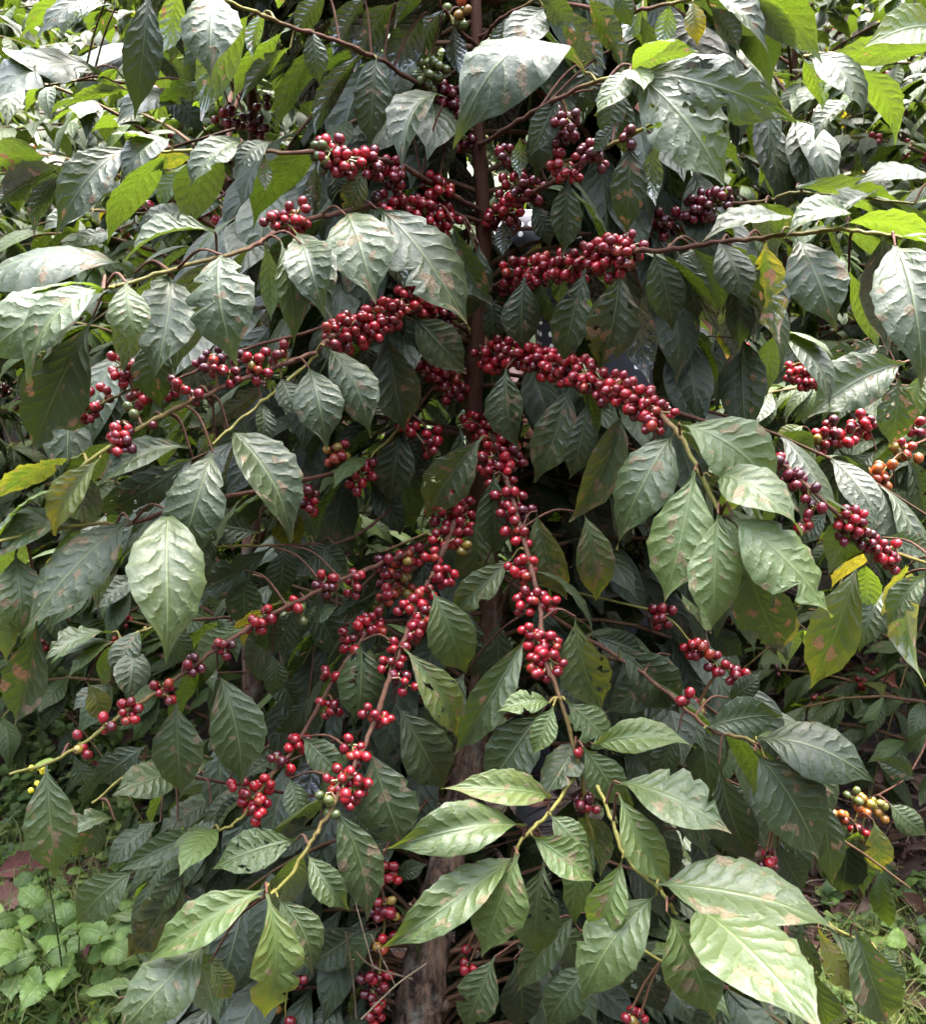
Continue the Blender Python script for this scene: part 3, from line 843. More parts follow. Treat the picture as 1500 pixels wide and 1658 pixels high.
LEFT = [
("405 110 178; 300 150 150; 165 130 132; 60 140 122", .003, .0016, """
167 123 -14 174 56 s 128
206 146 106 170 28 u 126 c1
4 84 77 127 50 s 125
187 13 56 67 34 s 128
172 -2 30 64 36 u 126
192 112 160 145 24 u 127 c1
330 140 250 180 40 u 135 c1
300 170 190 200 40 s 140
260 145 330 210 40 d 142
""", "375 190 4 D;400 200 4 D;425 168 3 D;420 205 4 D;360 192 3 R"),
("408 200 178; 200 262 150; 100 276 126; -20 280 116", .003, .0016, """
78 256 -28 272 52 u 118 c1
124 274 -8 334 50 u 117 c.4
97 284 54 374 40 u 117 c.5
-20 280 60 240 40 u 120
180 270 120 300 40 s 132
""", "205 258 4 D;195 270 3 D"),
("408 280 178; 330 335 150; 240 345 135; 150 340 126", .003, .0016, """
244 344 133 328 42 s 128
327 352 222 370 38 s 126
312 278 260 344 32 l 128 c1
274 283 220 334 36 l 130
150 345 70 375 40 s 125
200 380 120 400 40 s 124
360 330 300 370 50 s 132
""", "320 335 6 R;308 345 4 D;245 342 3 R;370 352 4 D;345 342 4 R"),
]

def plant(root, branches, seed, trunk_path):
    nleaf = 0
    for bi, (pts, r0, r1, leaves, cl) in enumerate(branches):
        rg = np.random.default_rng(seed + bi)
        ctrl = [at(*map(float, p.split()[:2]), float(p.split()[2]) / 100) for p in pts.split(';')]
        path = smooth_path(ctrl, 8); N = len(path)
        path = path + rg.normal(0, 0.0006, path.shape)
        rad = np.linspace(r0 * .78, r1 * .85, N) * (1 + 0.25 * (np.arange(N) % 8 == 4))
        mb = MB(); g = np.clip((np.linspace(0, 1, N) - 0.62) / 0.25, 0, 1)
        if r0 < 0.0025: g = np.ones(N)
        cc = np.stack([np.full(N, .9), g, np.zeros(N), np.full(N, rg.random())], 1)
        tube(mb, path, rad, 7, cc)
        if trunk_path is not None and r0 > 0.003:
            i, dd = nearest(trunk_path, path[0])
            if 0.004 < dd: tube(mb, [trunk_path[i], path[0]], r0, 7, cc[0])
        todo = []
        for t in [x for x in leaves.strip().split('\n') if x.strip()]:
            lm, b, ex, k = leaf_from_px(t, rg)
            i, dd = nearest(path, b)
            if dd > 0.004:
                mid = (path[i] + b) / 2 + np.array([0, 0.004, 0.25 * min(dd, .04)])
                tube(mb, smooth_path([path[i], mid, b], 4), np.linspace(0.0015, 0.0010, 9), 6, (.9, .75 if dd < .02 else .0, 0, .5))
            todo.append((lm, ex, k))
        br = mb.build('branch', BARK, root)
        for lm, ex, k in todo:
            if k in 'ogd' and rg.random() < .18: ex['h'] = 1
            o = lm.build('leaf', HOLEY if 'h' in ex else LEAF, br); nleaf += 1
            if 'h' in ex: o['label'] = 'insect-eaten leaf full of holes'
            elif k == 'y': o['label'] = 'yellowed leaf'
            elif ex.get('p', 0) >= .6: o['label'] = 'leaf with pinkish brown dead patches'
        for c in cl.split(';'):
            q = c.split()
            if len(q) < 4: continue
            x, y, n, rp = float(q[0]), float(q[1]), int(q[2]), q[3]
            if n >= 7: n = int(n * 1.6)
            # seat the cluster on the branch point that projects nearest to it
            pr = [(math.hypot(CX + FPX * np.dot(p - CAM, RT) / depth(p) - x, CY - FPX * np.dot(p - CAM, UP) / depth(p) - y), j) for j, p in enumerate(path)]
            dpx, j = min(pr); Yc = path[j][1]
            ctr = at(x, y, Yc); ax = path[min(j + 1, N - 1)] - path[max(j - 1, 0)]
            cm = cluster(ctr, ax, n, rp, rg, min(.0078, max(.0046, 8.3 / FPX * depth(ctr))))
            if np.linalg.norm(ctr - path[j]) > 0.012: tube(cm, [path[j], (path[j] + ctr) / 2 + np.array([0, .002, .004]), ctr], 0.0015, 5, (0.14, 0.07, 0.03, 1))
            o = cm.build('cherry_cluster', CHERRY, br)
            if rp in 'GYO': o['label'] = {'G': 'cluster of green unripe cherries', 'Y': 'cluster of yellow half-ripe cherries', 'O': 'cluster of orange half-ripe cherries'}[rp]
    return nleaf

def trunk(root, pts, radii_px, seed):
    rg = np.random.default_rng(seed)
    ctrl = [at(*p) for p in pts]; rad = [wp / 2 / FPX * depth(c) for wp, c in zip(radii_px, ctrl)]
    last = ctrl[-1]; gz = float(hill(last[0], last[1]))
    if last[2] > gz: ctrl.append(np.array([last[0] - .01, last[1] - .01, gz - .05])); rad.append(rad[-1] * 1.25)
    m_ = 8; path = smooth_path(ctrl, m_); rr = np.interp(np.arange(len(path)) / m_, np.arange(len(rad)), rad)
    k = np.clip(1 - (rr - 0.010) / 0.010, 0, 1)
    mb = MB(); tube(mb, path, rr, 16, np.stack([k, 0 * k, 0 * k, 0 * k + .5], 1), rough=0.07, rg=rg)
    for j in range(0, len(path), 5):                      # node rings and old leaf scars
        th = rg.uniform(0, 6.28); o = np.array([math.cos(th), math.sin(th), 0]) * rr[j]
        tube(mb, [path[j] + o * .6, path[j] + o * 1.25], rr[j] * rg.uniform(.12, .3), 6, (k[j], 0, 0, .5))
    mb.build('trunk', BARK, root); return path

# ------------------------------------------------------------------ the coffee plant in front
def rooted(tr):
    b = at(*tr[0][-1]); return (float(b[0]), float(b[1]), float(hill(b[0], b[1])))
main = thing('coffee_plant', rooted(MAIN_TRUNK), 'large coffee plant in front, loaded with dark red ripe cherries on long drooping branches', 'coffee plant')
tp = trunk(main, *MAIN_TRUNK, 3)
plant(main, MAIN, 100, tp)

def spray(mb, path, rg, ln=(.10, .145), step=.035, u0=.2, hang=.55, nu=9, nv=5, tone=(.3, .8), cond=None):
    """opposite pairs of leaves along a twig"""
    seg = np.linalg.norm(np.diff(path, axis=0), axis=1); s = np.concatenate([[0], np.cumsum(seg)]); Ls = s[-1]
    d = Ls * u0
    while d < Ls + .01:
        i = min(int(np.searchsorted(s, d)), len(path) - 1); p = path[i]
        T = unit(path[i] - path[max(i - 1, 0)]); side = unit(np.cross(T, [0, 0, 1]))
        for sg in (-1, 1):
            if rg.random() < .14: continue
            l = rg.uniform(*ln); h = hang * rg.uniform(.3, 1.7)
            dr = unit(side * sg + T * rg.uniform(.2, .9) + np.array([0, 0, -h]))
            n = unit(np.array([0, 0, 1.0]) + side * sg * .2 + rg.normal(0, .25, 3))
            if abs(np.dot(n, dr)) > .93: n = side
            if cond and not cond(p, p + dr * l): continue
            P, F, U = leaf_geo(p, p + dr * l, n, l * rg.uniform(.36, .46), rg, nu, nv, rg.uniform(.04, .16), rg.uniform(0, .4), .25, rg.normal(0, .04), rg.normal(0, .4), .013)
            y = .9 if rg.random() < .012 else 0.0
            mb.add(P, F, U, (rg.uniform(*tone), y, .25 if rg.random() < .2 else 0, rg.random()))
        d += step * rg.uniform(.75, 1.3)
    if cond is None or cond(path[-1], path[-1]):
        for _ in range(2):
            dr = unit(T + rg.normal(0, .3, 3)); l = rg.uniform(.05, .09)
            P, F, U = leaf_geo(path[-1], path[-1] + dr * l, [0, 0, 1], l * .38, rg, nu, nv); mb.add(P, F, U, (rg.uniform(.7, 1), 0, 0, rg.random()))

def arc(p0, az, ln, el, sag, n=10):
    t = np.linspace(0, 1, n)[:, None]; h = np.array([math.cos(az), math.sin(az), 0])
    return np.asarray(p0) + h * ln * t * math.cos(el) + np.array([0, 0, 1.0]) * (ln * t * math.sin(el) - sag * t * t)

def px(p):
    return CX + FPX * np.dot(p - CAM, RT) / depth(p), CY - FPX * np.dot(p - CAM, UP) / depth(p)
def tidy(p, q):                                            # the low shoots leave the weedy corner and the bare soil open
    for a in (p, q, (p + q) / 2):
        x, y = px(a)
        if (x < 190 and y > 1290) or (x < 120 and y > 1000) or (x > 1330 and y > 1000) or (950 < x < 978 and 272 < y < 352) or (830 < x < 880 and 380 < y < 430): return False
    return True
# inner leaves of the same plant, behind and between the branches one can tell apart
rg = np.random.default_rng(77); fo = MB(); tw = MB()
for k in range(84):
    h = rg.uniform(.30, 1.72); j = int(np.abs(tp[:, 2] - h).argmin()); p0 = tp[j]
    az = rg.uniform(-.35, math.pi + .35); ln = rg.uniform(.25, .62) * (1.0 if h < 1.4 else .7)
    pa = arc(p0, az, ln, rg.uniform(.1, .5), rg.uniform(.15, .40))
    pa[:, 2] = np.maximum(pa[:, 2], .12)
    tube(tw, pa, np.linspace(.0035, .0015, len(pa)), 6, (.9, .1, 0, .5))
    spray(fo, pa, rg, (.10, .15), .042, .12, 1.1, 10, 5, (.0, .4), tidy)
for k in range(44):                                        # unseen top of the plant above the frame, added to shade its middle
    h = rg.uniform(1.62, 2.05); p0 = np.array([tp[0][0], tp[0][1], h])
    pa = arc(p0, rg.uniform(-.2, math.pi + .2), rg.uniform(.3, .7), rg.uniform(.2, .6), rg.uniform(.1, .3)); pa[:, 2] = np.maximum(pa[:, 2], 1.66)
    tube(tw, pa, np.linspace(.0035, .0015, len(pa)), 6, (.9, .1, 0, .5)); spray(fo, pa, rg, (.10, .15), .05, .1, .6, 8, 5, (.1, .6))
tube(tw, [tp[0], tp[0] + [0, .01, .25], tp[0] + [.01, 0, .5]], [.006, .005, .003], 8, (1, 0, 0, .5))
for k in range(110):                                        # hanging leaves in the dark middle
    x, y = rg.uniform(330, 1240), rg.uniform(430, 1560); b = at(x, y, rg.uniform(1.22, 1.5))
    d = unit(np.array([rg.normal(0, .35), rg.normal(0, .35), -1])); l = rg.uniform(.10, .15)
    P, F, U = leaf_geo(b, b + d * l, [rg.normal(0, .5), -1, .3], l * .42, rg, 14, 7, .1, rg.uniform(0, .3), .25, 0, rg.normal(0, .4), .014)
    if not tidy(b, b + d * l): continue
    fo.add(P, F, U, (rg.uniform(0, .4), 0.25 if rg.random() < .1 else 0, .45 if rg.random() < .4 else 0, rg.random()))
    q = tp[int(np.abs(tp[:, 2] - b[2] - .05).argmin())]
    tube(tw, smooth_path([q, (q + b) / 2 + [0, .06, -.02], b], 5), .0010, 5, (.9, 0, 0, .5))
for k in range(80):                                        # low shoots that sweep the ground at the left and right
    sx = -1 if rg.random() < .6 else 1
    pa = arc(tp[int(np.abs(tp[:, 2] - rg.uniform(.15, .5)).argmin())], math.pi / 2 - sx * rg.uniform(.5, 1.7), rg.uniform(.35, .75), rg.uniform(-.1, .25), rg.uniform(.05, .25))
    pa[:, 2] = np.maximum(pa[:, 2], .07)
    if not (tidy(pa[-1], pa[5]) and tidy(pa[7], pa[3])): continue
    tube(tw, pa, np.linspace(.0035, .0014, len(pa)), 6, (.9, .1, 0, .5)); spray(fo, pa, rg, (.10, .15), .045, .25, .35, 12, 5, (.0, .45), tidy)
rq = np.random.default_rng(55)                             # smaller leaves hanging behind each fruiting branch
for br_ in MAIN:
    if br_[1] < .003: continue
    pa = smooth_path([at(*map(float, p.split()[:2]), float(p.split()[2]) / 100) for p in br_[0].split(';')], 6)
    spray(fo, pa, rq, (.085, .125), .052, .22, 1.25, 16, 7, (.1, .75), lambda p, q: tidy(p, q) and q[1] > p[1] - .004)
tag(fo.build('foliage', LEAF, main), kind='stuff')
tw.build('inner_twigs', BARK, main)

# ------------------------------------------------------------------ coffee bushes behind
def bush_parts(root, base, H, seed, nbr, local=True, ymin=None, lean=0.0, reach=(.55, .95), az0=None):
    rg = np.random.default_rng(seed); base = np.asarray(base, float)
    z = np.linspace(0, 1, 10)[:, None]
    tpth = base + np.hstack([lean * z ** 2 + .02 * np.sin(z * 5 + seed), .02 * np.cos(z * 4 + seed), H * z])
    mb = MB(); tube(mb, tpth, np.linspace(.024, .006, 10), 8, np.stack([np.linspace(0, 1, 10), z[:, 0] * 0, z[:, 0] * 0, z[:, 0] * 0], 1))
    put = lambda m_, nm, mat, par: m_.build(nm, mat, par)
    if az0 is None: mb.build('trunk', BARK, root)
    cond = (lambda a, b: min(a[1], b[1]) > ymin) if ymin else None
    for k in range(nbr):
        f = .16 + .84 * k / (nbr - 1); i = f * 9; p0 = np.array([np.interp(f, z[:, 0], tpth[:, c]) for c in range(3)])
        az = k * 2.4 + rg.normal(0, .3)
        if az0 is not None: az = az0[0] + (az0[1] - az0[0]) * rg.random()
        ln = rg.uniform(*reach) * (1.12 - .5 * max(0, f - .45) / .55)
        pa = arc(p0, az, ln, rg.uniform(.25, .6) + .35 * f, ln * rg.uniform(.4, .75) * (1.25 - .6 * f), 9)
        b = MB(); tube(b, pa, np.linspace(.0045, .0015, 9), 5, np.stack([np.full(9, .9), np.linspace(0, .9, 9) ** 2, np.zeros(9), np.zeros(9)], 1))
        br = b.build('branch', BARK, root)
        fb = MB(); spray(fb, pa, rg, (.075, .125), .030, .10, .75, 7, 5, (.25, .85), cond)
        if fb.v: fb.build('foliage', BUSHLEAF, br)
        if rg.random() < .3:
            for q in (3, 5):
                cm = cluster(pa[q], pa[q] - pa[q - 1], int(rg.integers(4, 9)), 'DRM'[int(rg.integers(3))], rg)
                if cond is None or pa[q][1] > ymin: cm.build('cherry_cluster', CHERRY, br)

left = thing('coffee_plant', rooted(LEFT_TRUNK), 'thin-stemmed coffee plant behind the upper left of the front plant, with glossy silvery leaves', 'coffee plant', 'coffee plants growing behind the front one')
trunk(left, *LEFT_TRUNK, 4); plant(left, LEFT, 300, None)
bush_parts(left, (rooted(LEFT_TRUNK)[0], rooted(LEFT_TRUNK)[1], 0.0), 1.6, 21, 44, ymin=1.40, az0=(.4, 3.9))
right = thing('coffee_plant', rooted(RIGHT_TRUNK), 'coffee plant at the right edge with orange and yellow half-ripe cherries low down', 'coffee plant', 'coffee plants growing behind the front one')
trunk(right, *RIGHT_TRUNK, 5); plant(right, RIGHT, 400, None)
bush_parts(right, (rooted(RIGHT_TRUNK)[0], rooted(RIGHT_TRUNK)[1], 0.0), 1.5, 22, 22, ymin=1.40, az0=(-.6, 2.9))

protos = []
for k, (H, nb) in enumerate(((1.95, 56), (1.8, 54), (2.1, 60))):
    r = thing('coffee_bush', (0, 0, 0), 'coffee bush', 'coffee bush'); bush_parts(r, (0, 0, 0), H, 50 + k, nb); protos.append(r)
def copy_tree(o, parent=None):
    c = o.copy(); COL.objects.link(c)
    if parent: c.parent = parent
    for ch in o.children: copy_tree(ch, c)
    return c
FAR = 'coffee bush far up the slope, seen only through gaps between nearer leaves'
SPOTS = [(-1.25, 2.35, 'dense coffee bush at the left edge behind the broad silver leaves, above the weeds'),
 (1.32, 2.5, 'dense coffee bush behind the right edge plant, above the bare brown soil'),
 (-.62, 2.75, 'shaded coffee bush between the thin-stemmed plant and the trunk of the front plant'),
 (.95, 3.0, 'coffee bush showing at the right behind the person'),
 (-1.75, 3.3, 'bright green coffee bush up the slope at the left edge'),
 (.12, 3.2, 'coffee bush directly behind the trunk of the front plant, left of the person'),
 (2.35, 3.8, 'bright coffee bush at the right edge below the heap of dead leaves'),
 (-1.05, 4.1, 'coffee bush on the slope behind the hanging dark leaf at upper left'),
 (.5, 4.2, 'coffee bush on the slope behind the broad pale leaves topping the front plant'),
 (1.25, 4.7, 'yellow-green coffee bush on the slope just left of the heap of dead leaves'),
 (-2.4, 4.8, FAR), (-.3, 5.2, FAR), (-1.5, 5.9, FAR), (.75, 6.0, FAR), (-3.2, 6.4, FAR), (3.3, 5.2, FAR), (-.4, 7.2, FAR), (1.9, 8.0, FAR), (-2.3, 7.8, FAR), (3.6, 8.2, FAR), (.7, 8.8, FAR), (-.9, 9.3, FAR), (-3.8, 9.2, FAR), (2.6, 10.2, FAR), (-2.2, 11, FAR), (.2, 11.3, FAR), (4.4, 11, FAR)]
SPOTS += [(x, y, FAR) for x, y in ((1.38, 3.25), (-1.9, 4.0), (-.75, 3.45), (-1.3, 5.0), (.45, 3.55), (2.5, 4.4), (-.5, 4.3), (.25, 5.2), (1.6, 5.6), (-2.0, 5.9), (-.9, 6.8), (.6, 7.2), (2.7, 6.9))]
used = set(); rg = np.random.default_rng(9)
for k, (x, y, lab) in enumerate(SPOTS):
    o = protos[k % 3] if k < 3 else copy_tree(protos[k % 3])
    o.location = (x, y, float(hill(x, y)) - .03); o.rotation_euler = (0, 0, rg.uniform(0, 6.28)); sc = rg.uniform(.92, 1.12); o.scale = (sc, sc, sc)
    o['label'] = lab; o['group'] = 'coffee bushes on the slope behind'

# heap of dead leaves on the bank, top right
rg = np.random.default_rng(31); m = MB(); c = at(1400, 0, 5.0); gz = float(hill(c[0], c[1])); hh = c[2] - gz + .12
def dome(nr=16, ns=28):
    V = []; F = []
    for a in range(nr + 1):
        f = a / nr
        for b in range(ns):
            t = 2 * math.pi * b / ns; r = .62 * math.sin(f * math.pi / 2) * (1 + .12 * math.sin(3 * t + f * 5) + rg.normal(0, .03))
            V.append((c[0] + .25 + r * math.cos(t), c[1] + .3 + r * math.sin(t) * .8, gz + hh * math.cos(f * math.pi / 2) ** .8 + rg.normal(0, .025)))
    for a in range(nr):
        for b in range(ns): F.append((a * ns + b, (a + 1) * ns + b, (a + 1) * ns + (b + 1) % ns, a * ns + (b + 1) % ns))
    return np.array(V), np.array(F)
V, F = dome(); hr = thing('dead_leaf_heap', (c[0], c[1], gz), 'brown heap of dead leaves and straw on the bank, top right', 'leaf heap')
m.add(V, F, None, (.035, .024, .018, 1)); m.build('mound', DRY, hr)
m = MB()
for k in range(900):
    p = V[rg.integers(len(V))] + rg.normal(0, .03, 3); d = unit(np.array([rg.normal(), rg.normal() - .3, -.9 + rg.normal() * .4])); l = rg.uniform(.08, .24)
    P, F, U = leaf_geo(p, p + d * l, rg.normal(0, 1, 3) + [0, -.6, .5], l * rg.uniform(.08, .3), rg, 6, 3, .15, .3)
    q = rg.random(); m.add(P, F, U, (.05 + .13 * q, .035 + .095 * q, .025 + .07 * q, 1))
tag(m.build('dead_leaves', DRY, hr), kind='stuff')

# ------------------------------------------------------------------ the person behind the plant
def skin_body(name, joints, edges, mat, parent, lv=2, flat=None):
    me = bpy.data.meshes.new(name); me.from_pydata([j[:3] for j in joints], edges, []); o = bpy.data.objects.new(name, me); COL.objects.link(o)
    o.parent = parent; me.materials.append(mat)
    sk = o.modifiers.new('skin', 'SKIN'); sk.use_smooth_shade = True
    for v, j in zip(me.skin_vertices[0].data, joints): v.radius = (j[3], j[4] if len(j) > 4 else j[3])
    me.skin_vertices[0].data[0].use_root = True
    s = o.modifiers.new('sub', 'SUBSURF'); s.levels = lv; s.render_levels = lv
    return o
def plain(name, col, rough=.6, dots=False):
    s = NT(name); ob = s.node('ShaderNodeTexCoord').outputs['Object']; n = s.noise(ob, 30, 3)
    c = s.mix(s.ss(n, .3, .7, 0, .35), col, tuple(x * .6 for x in col))
    if dots:
        v = s.node('ShaderNodeTexVoronoi', {'Vector': ob, 'Scale': 46.0, 'Randomness': 0.35}); c = s.mix(s.ss(v.outputs['Distance'], .24, .30, 1, 0), c, (.75, .75, .72))
    p = s.princ(Base_Color=c, Roughness=rough); s.put(s.out.inputs[0], p.outputs[0]); return s.m
SKINM = plain('skin', (.17, .062, .042), .5); SHIRT = plain('dotted_shirt', (.014, .014, .022), .8, True); DARK = plain('dark_cloth', (.012, .012, .015), .85)
HAIR = plain('dark_hair', (.006, .005, .004), .75); YEL = plain('yellow_trim', (.62, .60, .10), .6); EYE = plain('eye_white', (.7, .68, .65), .2); LIP = plain('lips', (.25, .08, .07), .4)
wx, wy = 0.285, 2.12; g0 = float(hill(wx, wy))
person = thing('person', (wx, wy, g0), 'person standing behind the plant in a black shirt with white dots and a yellow collar', 'person')
SC = 0.985
def J(x, y, z, *r): return (x * SC, y * SC, z * SC, *[q * SC for q in r])
joints = [J(0, 0, .96, .135, .10), J(0, 0, 1.12, .125, .095), J(0, -.005, 1.30, .15, .10), J(0, .005, 1.43, .10, .075), J(0, 0, 1.49, .052, .055), J(0, -.012, 1.555, .060, .062), J(0, -.015, 1.62, .076, .090), J(0, -.005, 1.70, .070, .085),
          J(.175, .005, 1.415, .058), J(.215, .03, 1.16, .042), J(.13, -.16, 1.04, .032), J(.085, -.21, 1.03, .028, .036),
          J(-.175, .005, 1.415, .058), J(-.215, .03, 1.16, .042), J(-.13, -.16, 1.00, .032), J(-.085, -.21, .98, .028, .036),
          J(.095, 0, .88, .088), J(.105, -.01, .49, .058), J(.11, .02, .09, .040), J(.12, -.13, .035, .040, .03),
          J(-.095, 0, .88, .088), J(-.105, -.01, .49, .058), J(-.11, .02, .09, .040), J(-.12, -.13, .035, .040, .03)]
eds = [(0, 1), (1, 2), (2, 3), (3, 4), (4, 5), (5, 6), (6, 7), (2, 8), (8, 9), (9, 10), (10, 11), (2, 12), (12, 13), (13, 14), (14, 15), (0, 16), (16, 17), (17, 18), (18, 19), (0, 20), (20, 21), (21, 22), (22, 23)]
n0 = len(joints)
for sg, wr in ((1, 11), (-1, 15)):                          # five fingers on each palm
    bx, by, bz = joints[wr][:3]
    for q, (ox, oy, l) in enumerate(((-.002, -.034, .070), (.000, -.012, .080), (.002, .010, .074), (.003, .030, .058))):
        a = len(joints); oz = .045
        joints += [(bx + ox * sg, by + oy, bz - oz, .0105), (bx + ox * sg - .006 * sg, by + oy - .004, bz - oz - l * .5, .009), (bx + ox * sg - .020 * sg, by + oy - .008, bz - oz - l, .0075)]
        eds += [(wr, a), (a, a + 1), (a + 1, a + 2)]
    a = len(joints); joints += [(bx - .012 * sg, by - .045, bz - .012, .012), (bx - .022 * sg, by - .070, bz - .045, .009)]; eds += [(wr, a), (a, a + 1)]
body = skin_body('body', joints, eds, SKINM, person)
sj = [J(0, 0, .94, .152, .118), J(0, 0, 1.12, .140, .110), J(0, -.005, 1.30, .162, .112), J(0, .003, 1.415, .112, .085), J(0, .002, 1.455, .066, .066), J(.18, .005, 1.415, .068), J(.215, .01, 1.22, .060), J(-.18, .005, 1.415, .068), J(-.215, .01, 1.22, .060)]
sh = skin_body('shirt', sj, [(0, 1), (1, 2), (2, 3), (3, 4), (2, 5), (5, 6), (2, 7), (7, 8)], SHIRT, person)
cm = MB(); th = np.linspace(0, 2 * math.pi, 25)
tube(cm, np.stack([.072 * SC * np.cos(th), .004 + .074 * SC * np.sin(th), (1.462 + .014 * np.sin(th)) * SC + 0 * th], 1), .0095, 8)
o = cm.build('collar', YEL); o.parent = sh
skin_body('trousers', [J(0, 0, 1.0, .142, .108), J(0, 0, .93, .145, .112), J(.095, 0, .86, .100), J(.105, -.01, .49, .074), J(.11, .015, .10, .062), J(-.095, 0, .86, .100), J(-.105, -.01, .49, .074), J(-.11, .015, .10, .062)],
          [(0, 1), (1, 2), (2, 3), (3, 4), (1, 5), (5, 6), (6, 7)], DARK, person)
def ball(name, loc, rad, mat, parent, half=None):
    m_ = MB(); V = SPH[0] * np.array(rad) + np.array(loc); m_.add(V, SPH[1]); o = m_.build(name, mat); o.parent = parent; return o
# hair: a close cap over the back and crown
V = SPH[0].copy(); keep = (V[:, 1] > -.35) | (V[:, 2] > .45); hm = MB(); V2 = V * np.array([.083, .100, .100]) * SC * np.where(keep, 1.0, .86)[:, None] + np.array([0, .004, 1.675]) * SC
hm.add(V2, SPH[1]); o = hm.build('hair', HAIR); o.parent = person
ball('nose', (0, -.118 * SC, 1.612 * SC), (.014, .020, .022), SKINM, body)
for sg in (-1, 1):
    e = ball('eye', (.032 * sg * SC, -.098 * SC, 1.640 * SC), (.014, .010, .009), EYE, body); 
    ball('ear', (.081 * sg * SC, .0, 1.625 * SC), (.010, .020, .032), SKINM, body)
ball('mouth', (0, -.106 * SC, 1.570 * SC), (.024, .010, .007), LIP, body)
for sg in (-1, 1): ball('shoe', (.115 * sg * SC, -.07, .04), (.05, .13, .05), DARK, person)

# ------------------------------------------------------------------ weeds, litter and fallen leaves
rg = np.random.default_rng(12)
def small_plant(mb, p, rg, h, nl, ln, wr, cols, nu=6, nv=5, tilt=(.2, .9), rip=.03):
    for k in range(nl):
        az = rg.uniform(0, 6.28); el = rg.uniform(*tilt); l = rg.uniform(*ln)
        b = p + np.array([0, 0, h * rg.uniform(.3, 1)]) + rg.normal(0, .004, 3); d = np.array([math.cos(az) * math.cos(el), math.sin(az) * math.cos(el), math.sin(el)])
        c_ = np.array(cols[rg.integers(len(cols))]) * rg.uniform(.7, 1.25)
        P, F, U = leaf_geo(b, b + d * l, [-d[0] * .3, -d[1] * .3, 1], l * rg.uniform(*wr), rg, nu, nv, rg.uniform(.05, .25), .15, .2, 0, rg.normal(0, .3), rip, pet=.12)
        mb.add(P, F, U, (*c_, 1))
GR = [(.08, .135, .022), (.11, .17, .03), (.055, .10, .02), (.15, .19, .04)]
gc = MB()
def zone(n, xr, yr):
    for _ in range(n): yield on_ground(rg.uniform(*xr), rg.uniform(*yr))
pts = list(zone(900, (-120, 300), (1080, 1700))) + list(zone(160, (1330, 1620), (1440, 1700)))
pts += [np.array([x, y, float(hill(x, y))]) for x, y in zip(rg.uniform(-2.2, -.75, 500), rg.uniform(.7, 3.2, 500))]
pts += [np.array([x, y, float(hill(x, y))]) for x, y in zip(rg.uniform(.8, 2.2, 160), rg.uniform(.7, 1.9, 160))]
for p in pts: small_plant(gc, p, rg, rg.uniform(.01, .07), int(rg.integers(5, 10)), (.018, .042), (.55, .95), GR)
tag(gc.build('ground_cover', WEED), 'low small-leaved green weeds covering the soil at lower left and right', 'ground cover', kind='stuff')
gm = MB()
for p in list(zone(260, (1300, 1600), (1500, 1700))) + list(zone(500, (-80, 260), (1380, 1700))):
    for k in range(3):
        d = unit(np.array([rg.normal(0, .6), rg.normal(0, .6), 1])); l = rg.uniform(.05, .14); q = p + rg.normal(0, .012, 3) * [1, 1, 0]
        P, F, U = leaf_geo(q, q + d * l, rg.normal(0, 1, 3), rg.uniform(.002, .004), rg, 6, 3, .3, 0, 0)
        y = rg.random(); gm.add(P, F, U, (.09 + .16 * y, .14 + .08 * y, .03 + .05 * y, 1))
tag(gm.build('grass', WEED), 'thin green and straw-coloured grass blades among the weeds', 'grass', kind='stuff')

lit = MB(); BR = [(.11, .05, .035), (.07, .037, .028), (.15, .09, .065), (.05, .03, .025), (.13, .06, .05)]
pts = list(zone(420, (-60, 1600), (1000, 1700))) + list(zone(900, (1100, 1600), (1040, 1600))) + [np.array([x, y, float(hill(x, y))]) for x, y in zip(rg.uniform(-2.5, 2.5, 500), rg.uniform(.5, 4.5, 500))]
for p in pts:
    az = rg.uniform(0, 6.28); l = rg.uniform(.05, .13); d = np.array([math.cos(az), math.sin(az), rg.uniform(-.1, .35)]); c_ = np.array(BR[rg.integers(5)]) * rg.uniform(.6, 1.2)
    P, F, U = leaf_geo(p + [0, 0, .015], p + [0, 0, .015] + d * l, [rg.normal(0, .5), rg.normal(0, .5), 1], l * rg.uniform(.25, .45), rg, 9, 5, rg.uniform(-.2, .25), rg.uniform(.2, 1.0), -.3, rg.normal(0, .08), rg.normal(0, 1), .03)
    lit.add(P, F, U, (*c_, 1))
for p in pts[::4]:
    az = rg.uniform(0, 6.28); l = rg.uniform(.08, .3); tube(lit, [p + [0, 0, .012], p + [math.cos(az) * l * .5, math.sin(az) * l * .5, .03], p + [math.cos(az) * l, math.sin(az) * l, .014]], .0018, 5, (.17, .11, .085, 1))
tag(lit.build('leaf_litter', DRY), 'dry brown fallen leaves and thin sticks littering the soil', 'leaf litter', kind='stuff')

for (x, y, l, az, c_, lab) in ((20, 1500, .15, .9, (.20, .095, .08), 'large dull pink fallen leaf lying among weeds at the left edge'),
                               (50, 1440, .14, .3, (.13, .042, .038), 'crumpled dark red fallen leaf just above the pink one at left'),
                               (1415, 1135, .2, 2.4, (.26, .08, .05), 'rust red fallen leaf on bare brown soil at right'),
                               (140, 1575, .07, 2.0, (.17, .05, .06), 'small maroon fallen leaf between the broad-leaved weeds')):
    p = on_ground(x, y) + np.array([0, 0, .05]); d = np.array([math.cos(az), math.sin(az), -.05]); m = MB()
    P, F, U = leaf_geo(p - d * l / 2, p + d * l / 2, [0, -.5, 1], l * .5, rg, 20, 9, .12, .5, -.2, .05, .5, .03, 2); m.add(P, F, U, (*c_, 1)); tag(m.build('fallen_leaf', DRY), lab, 'fallen leaf', 'single fallen leaves')

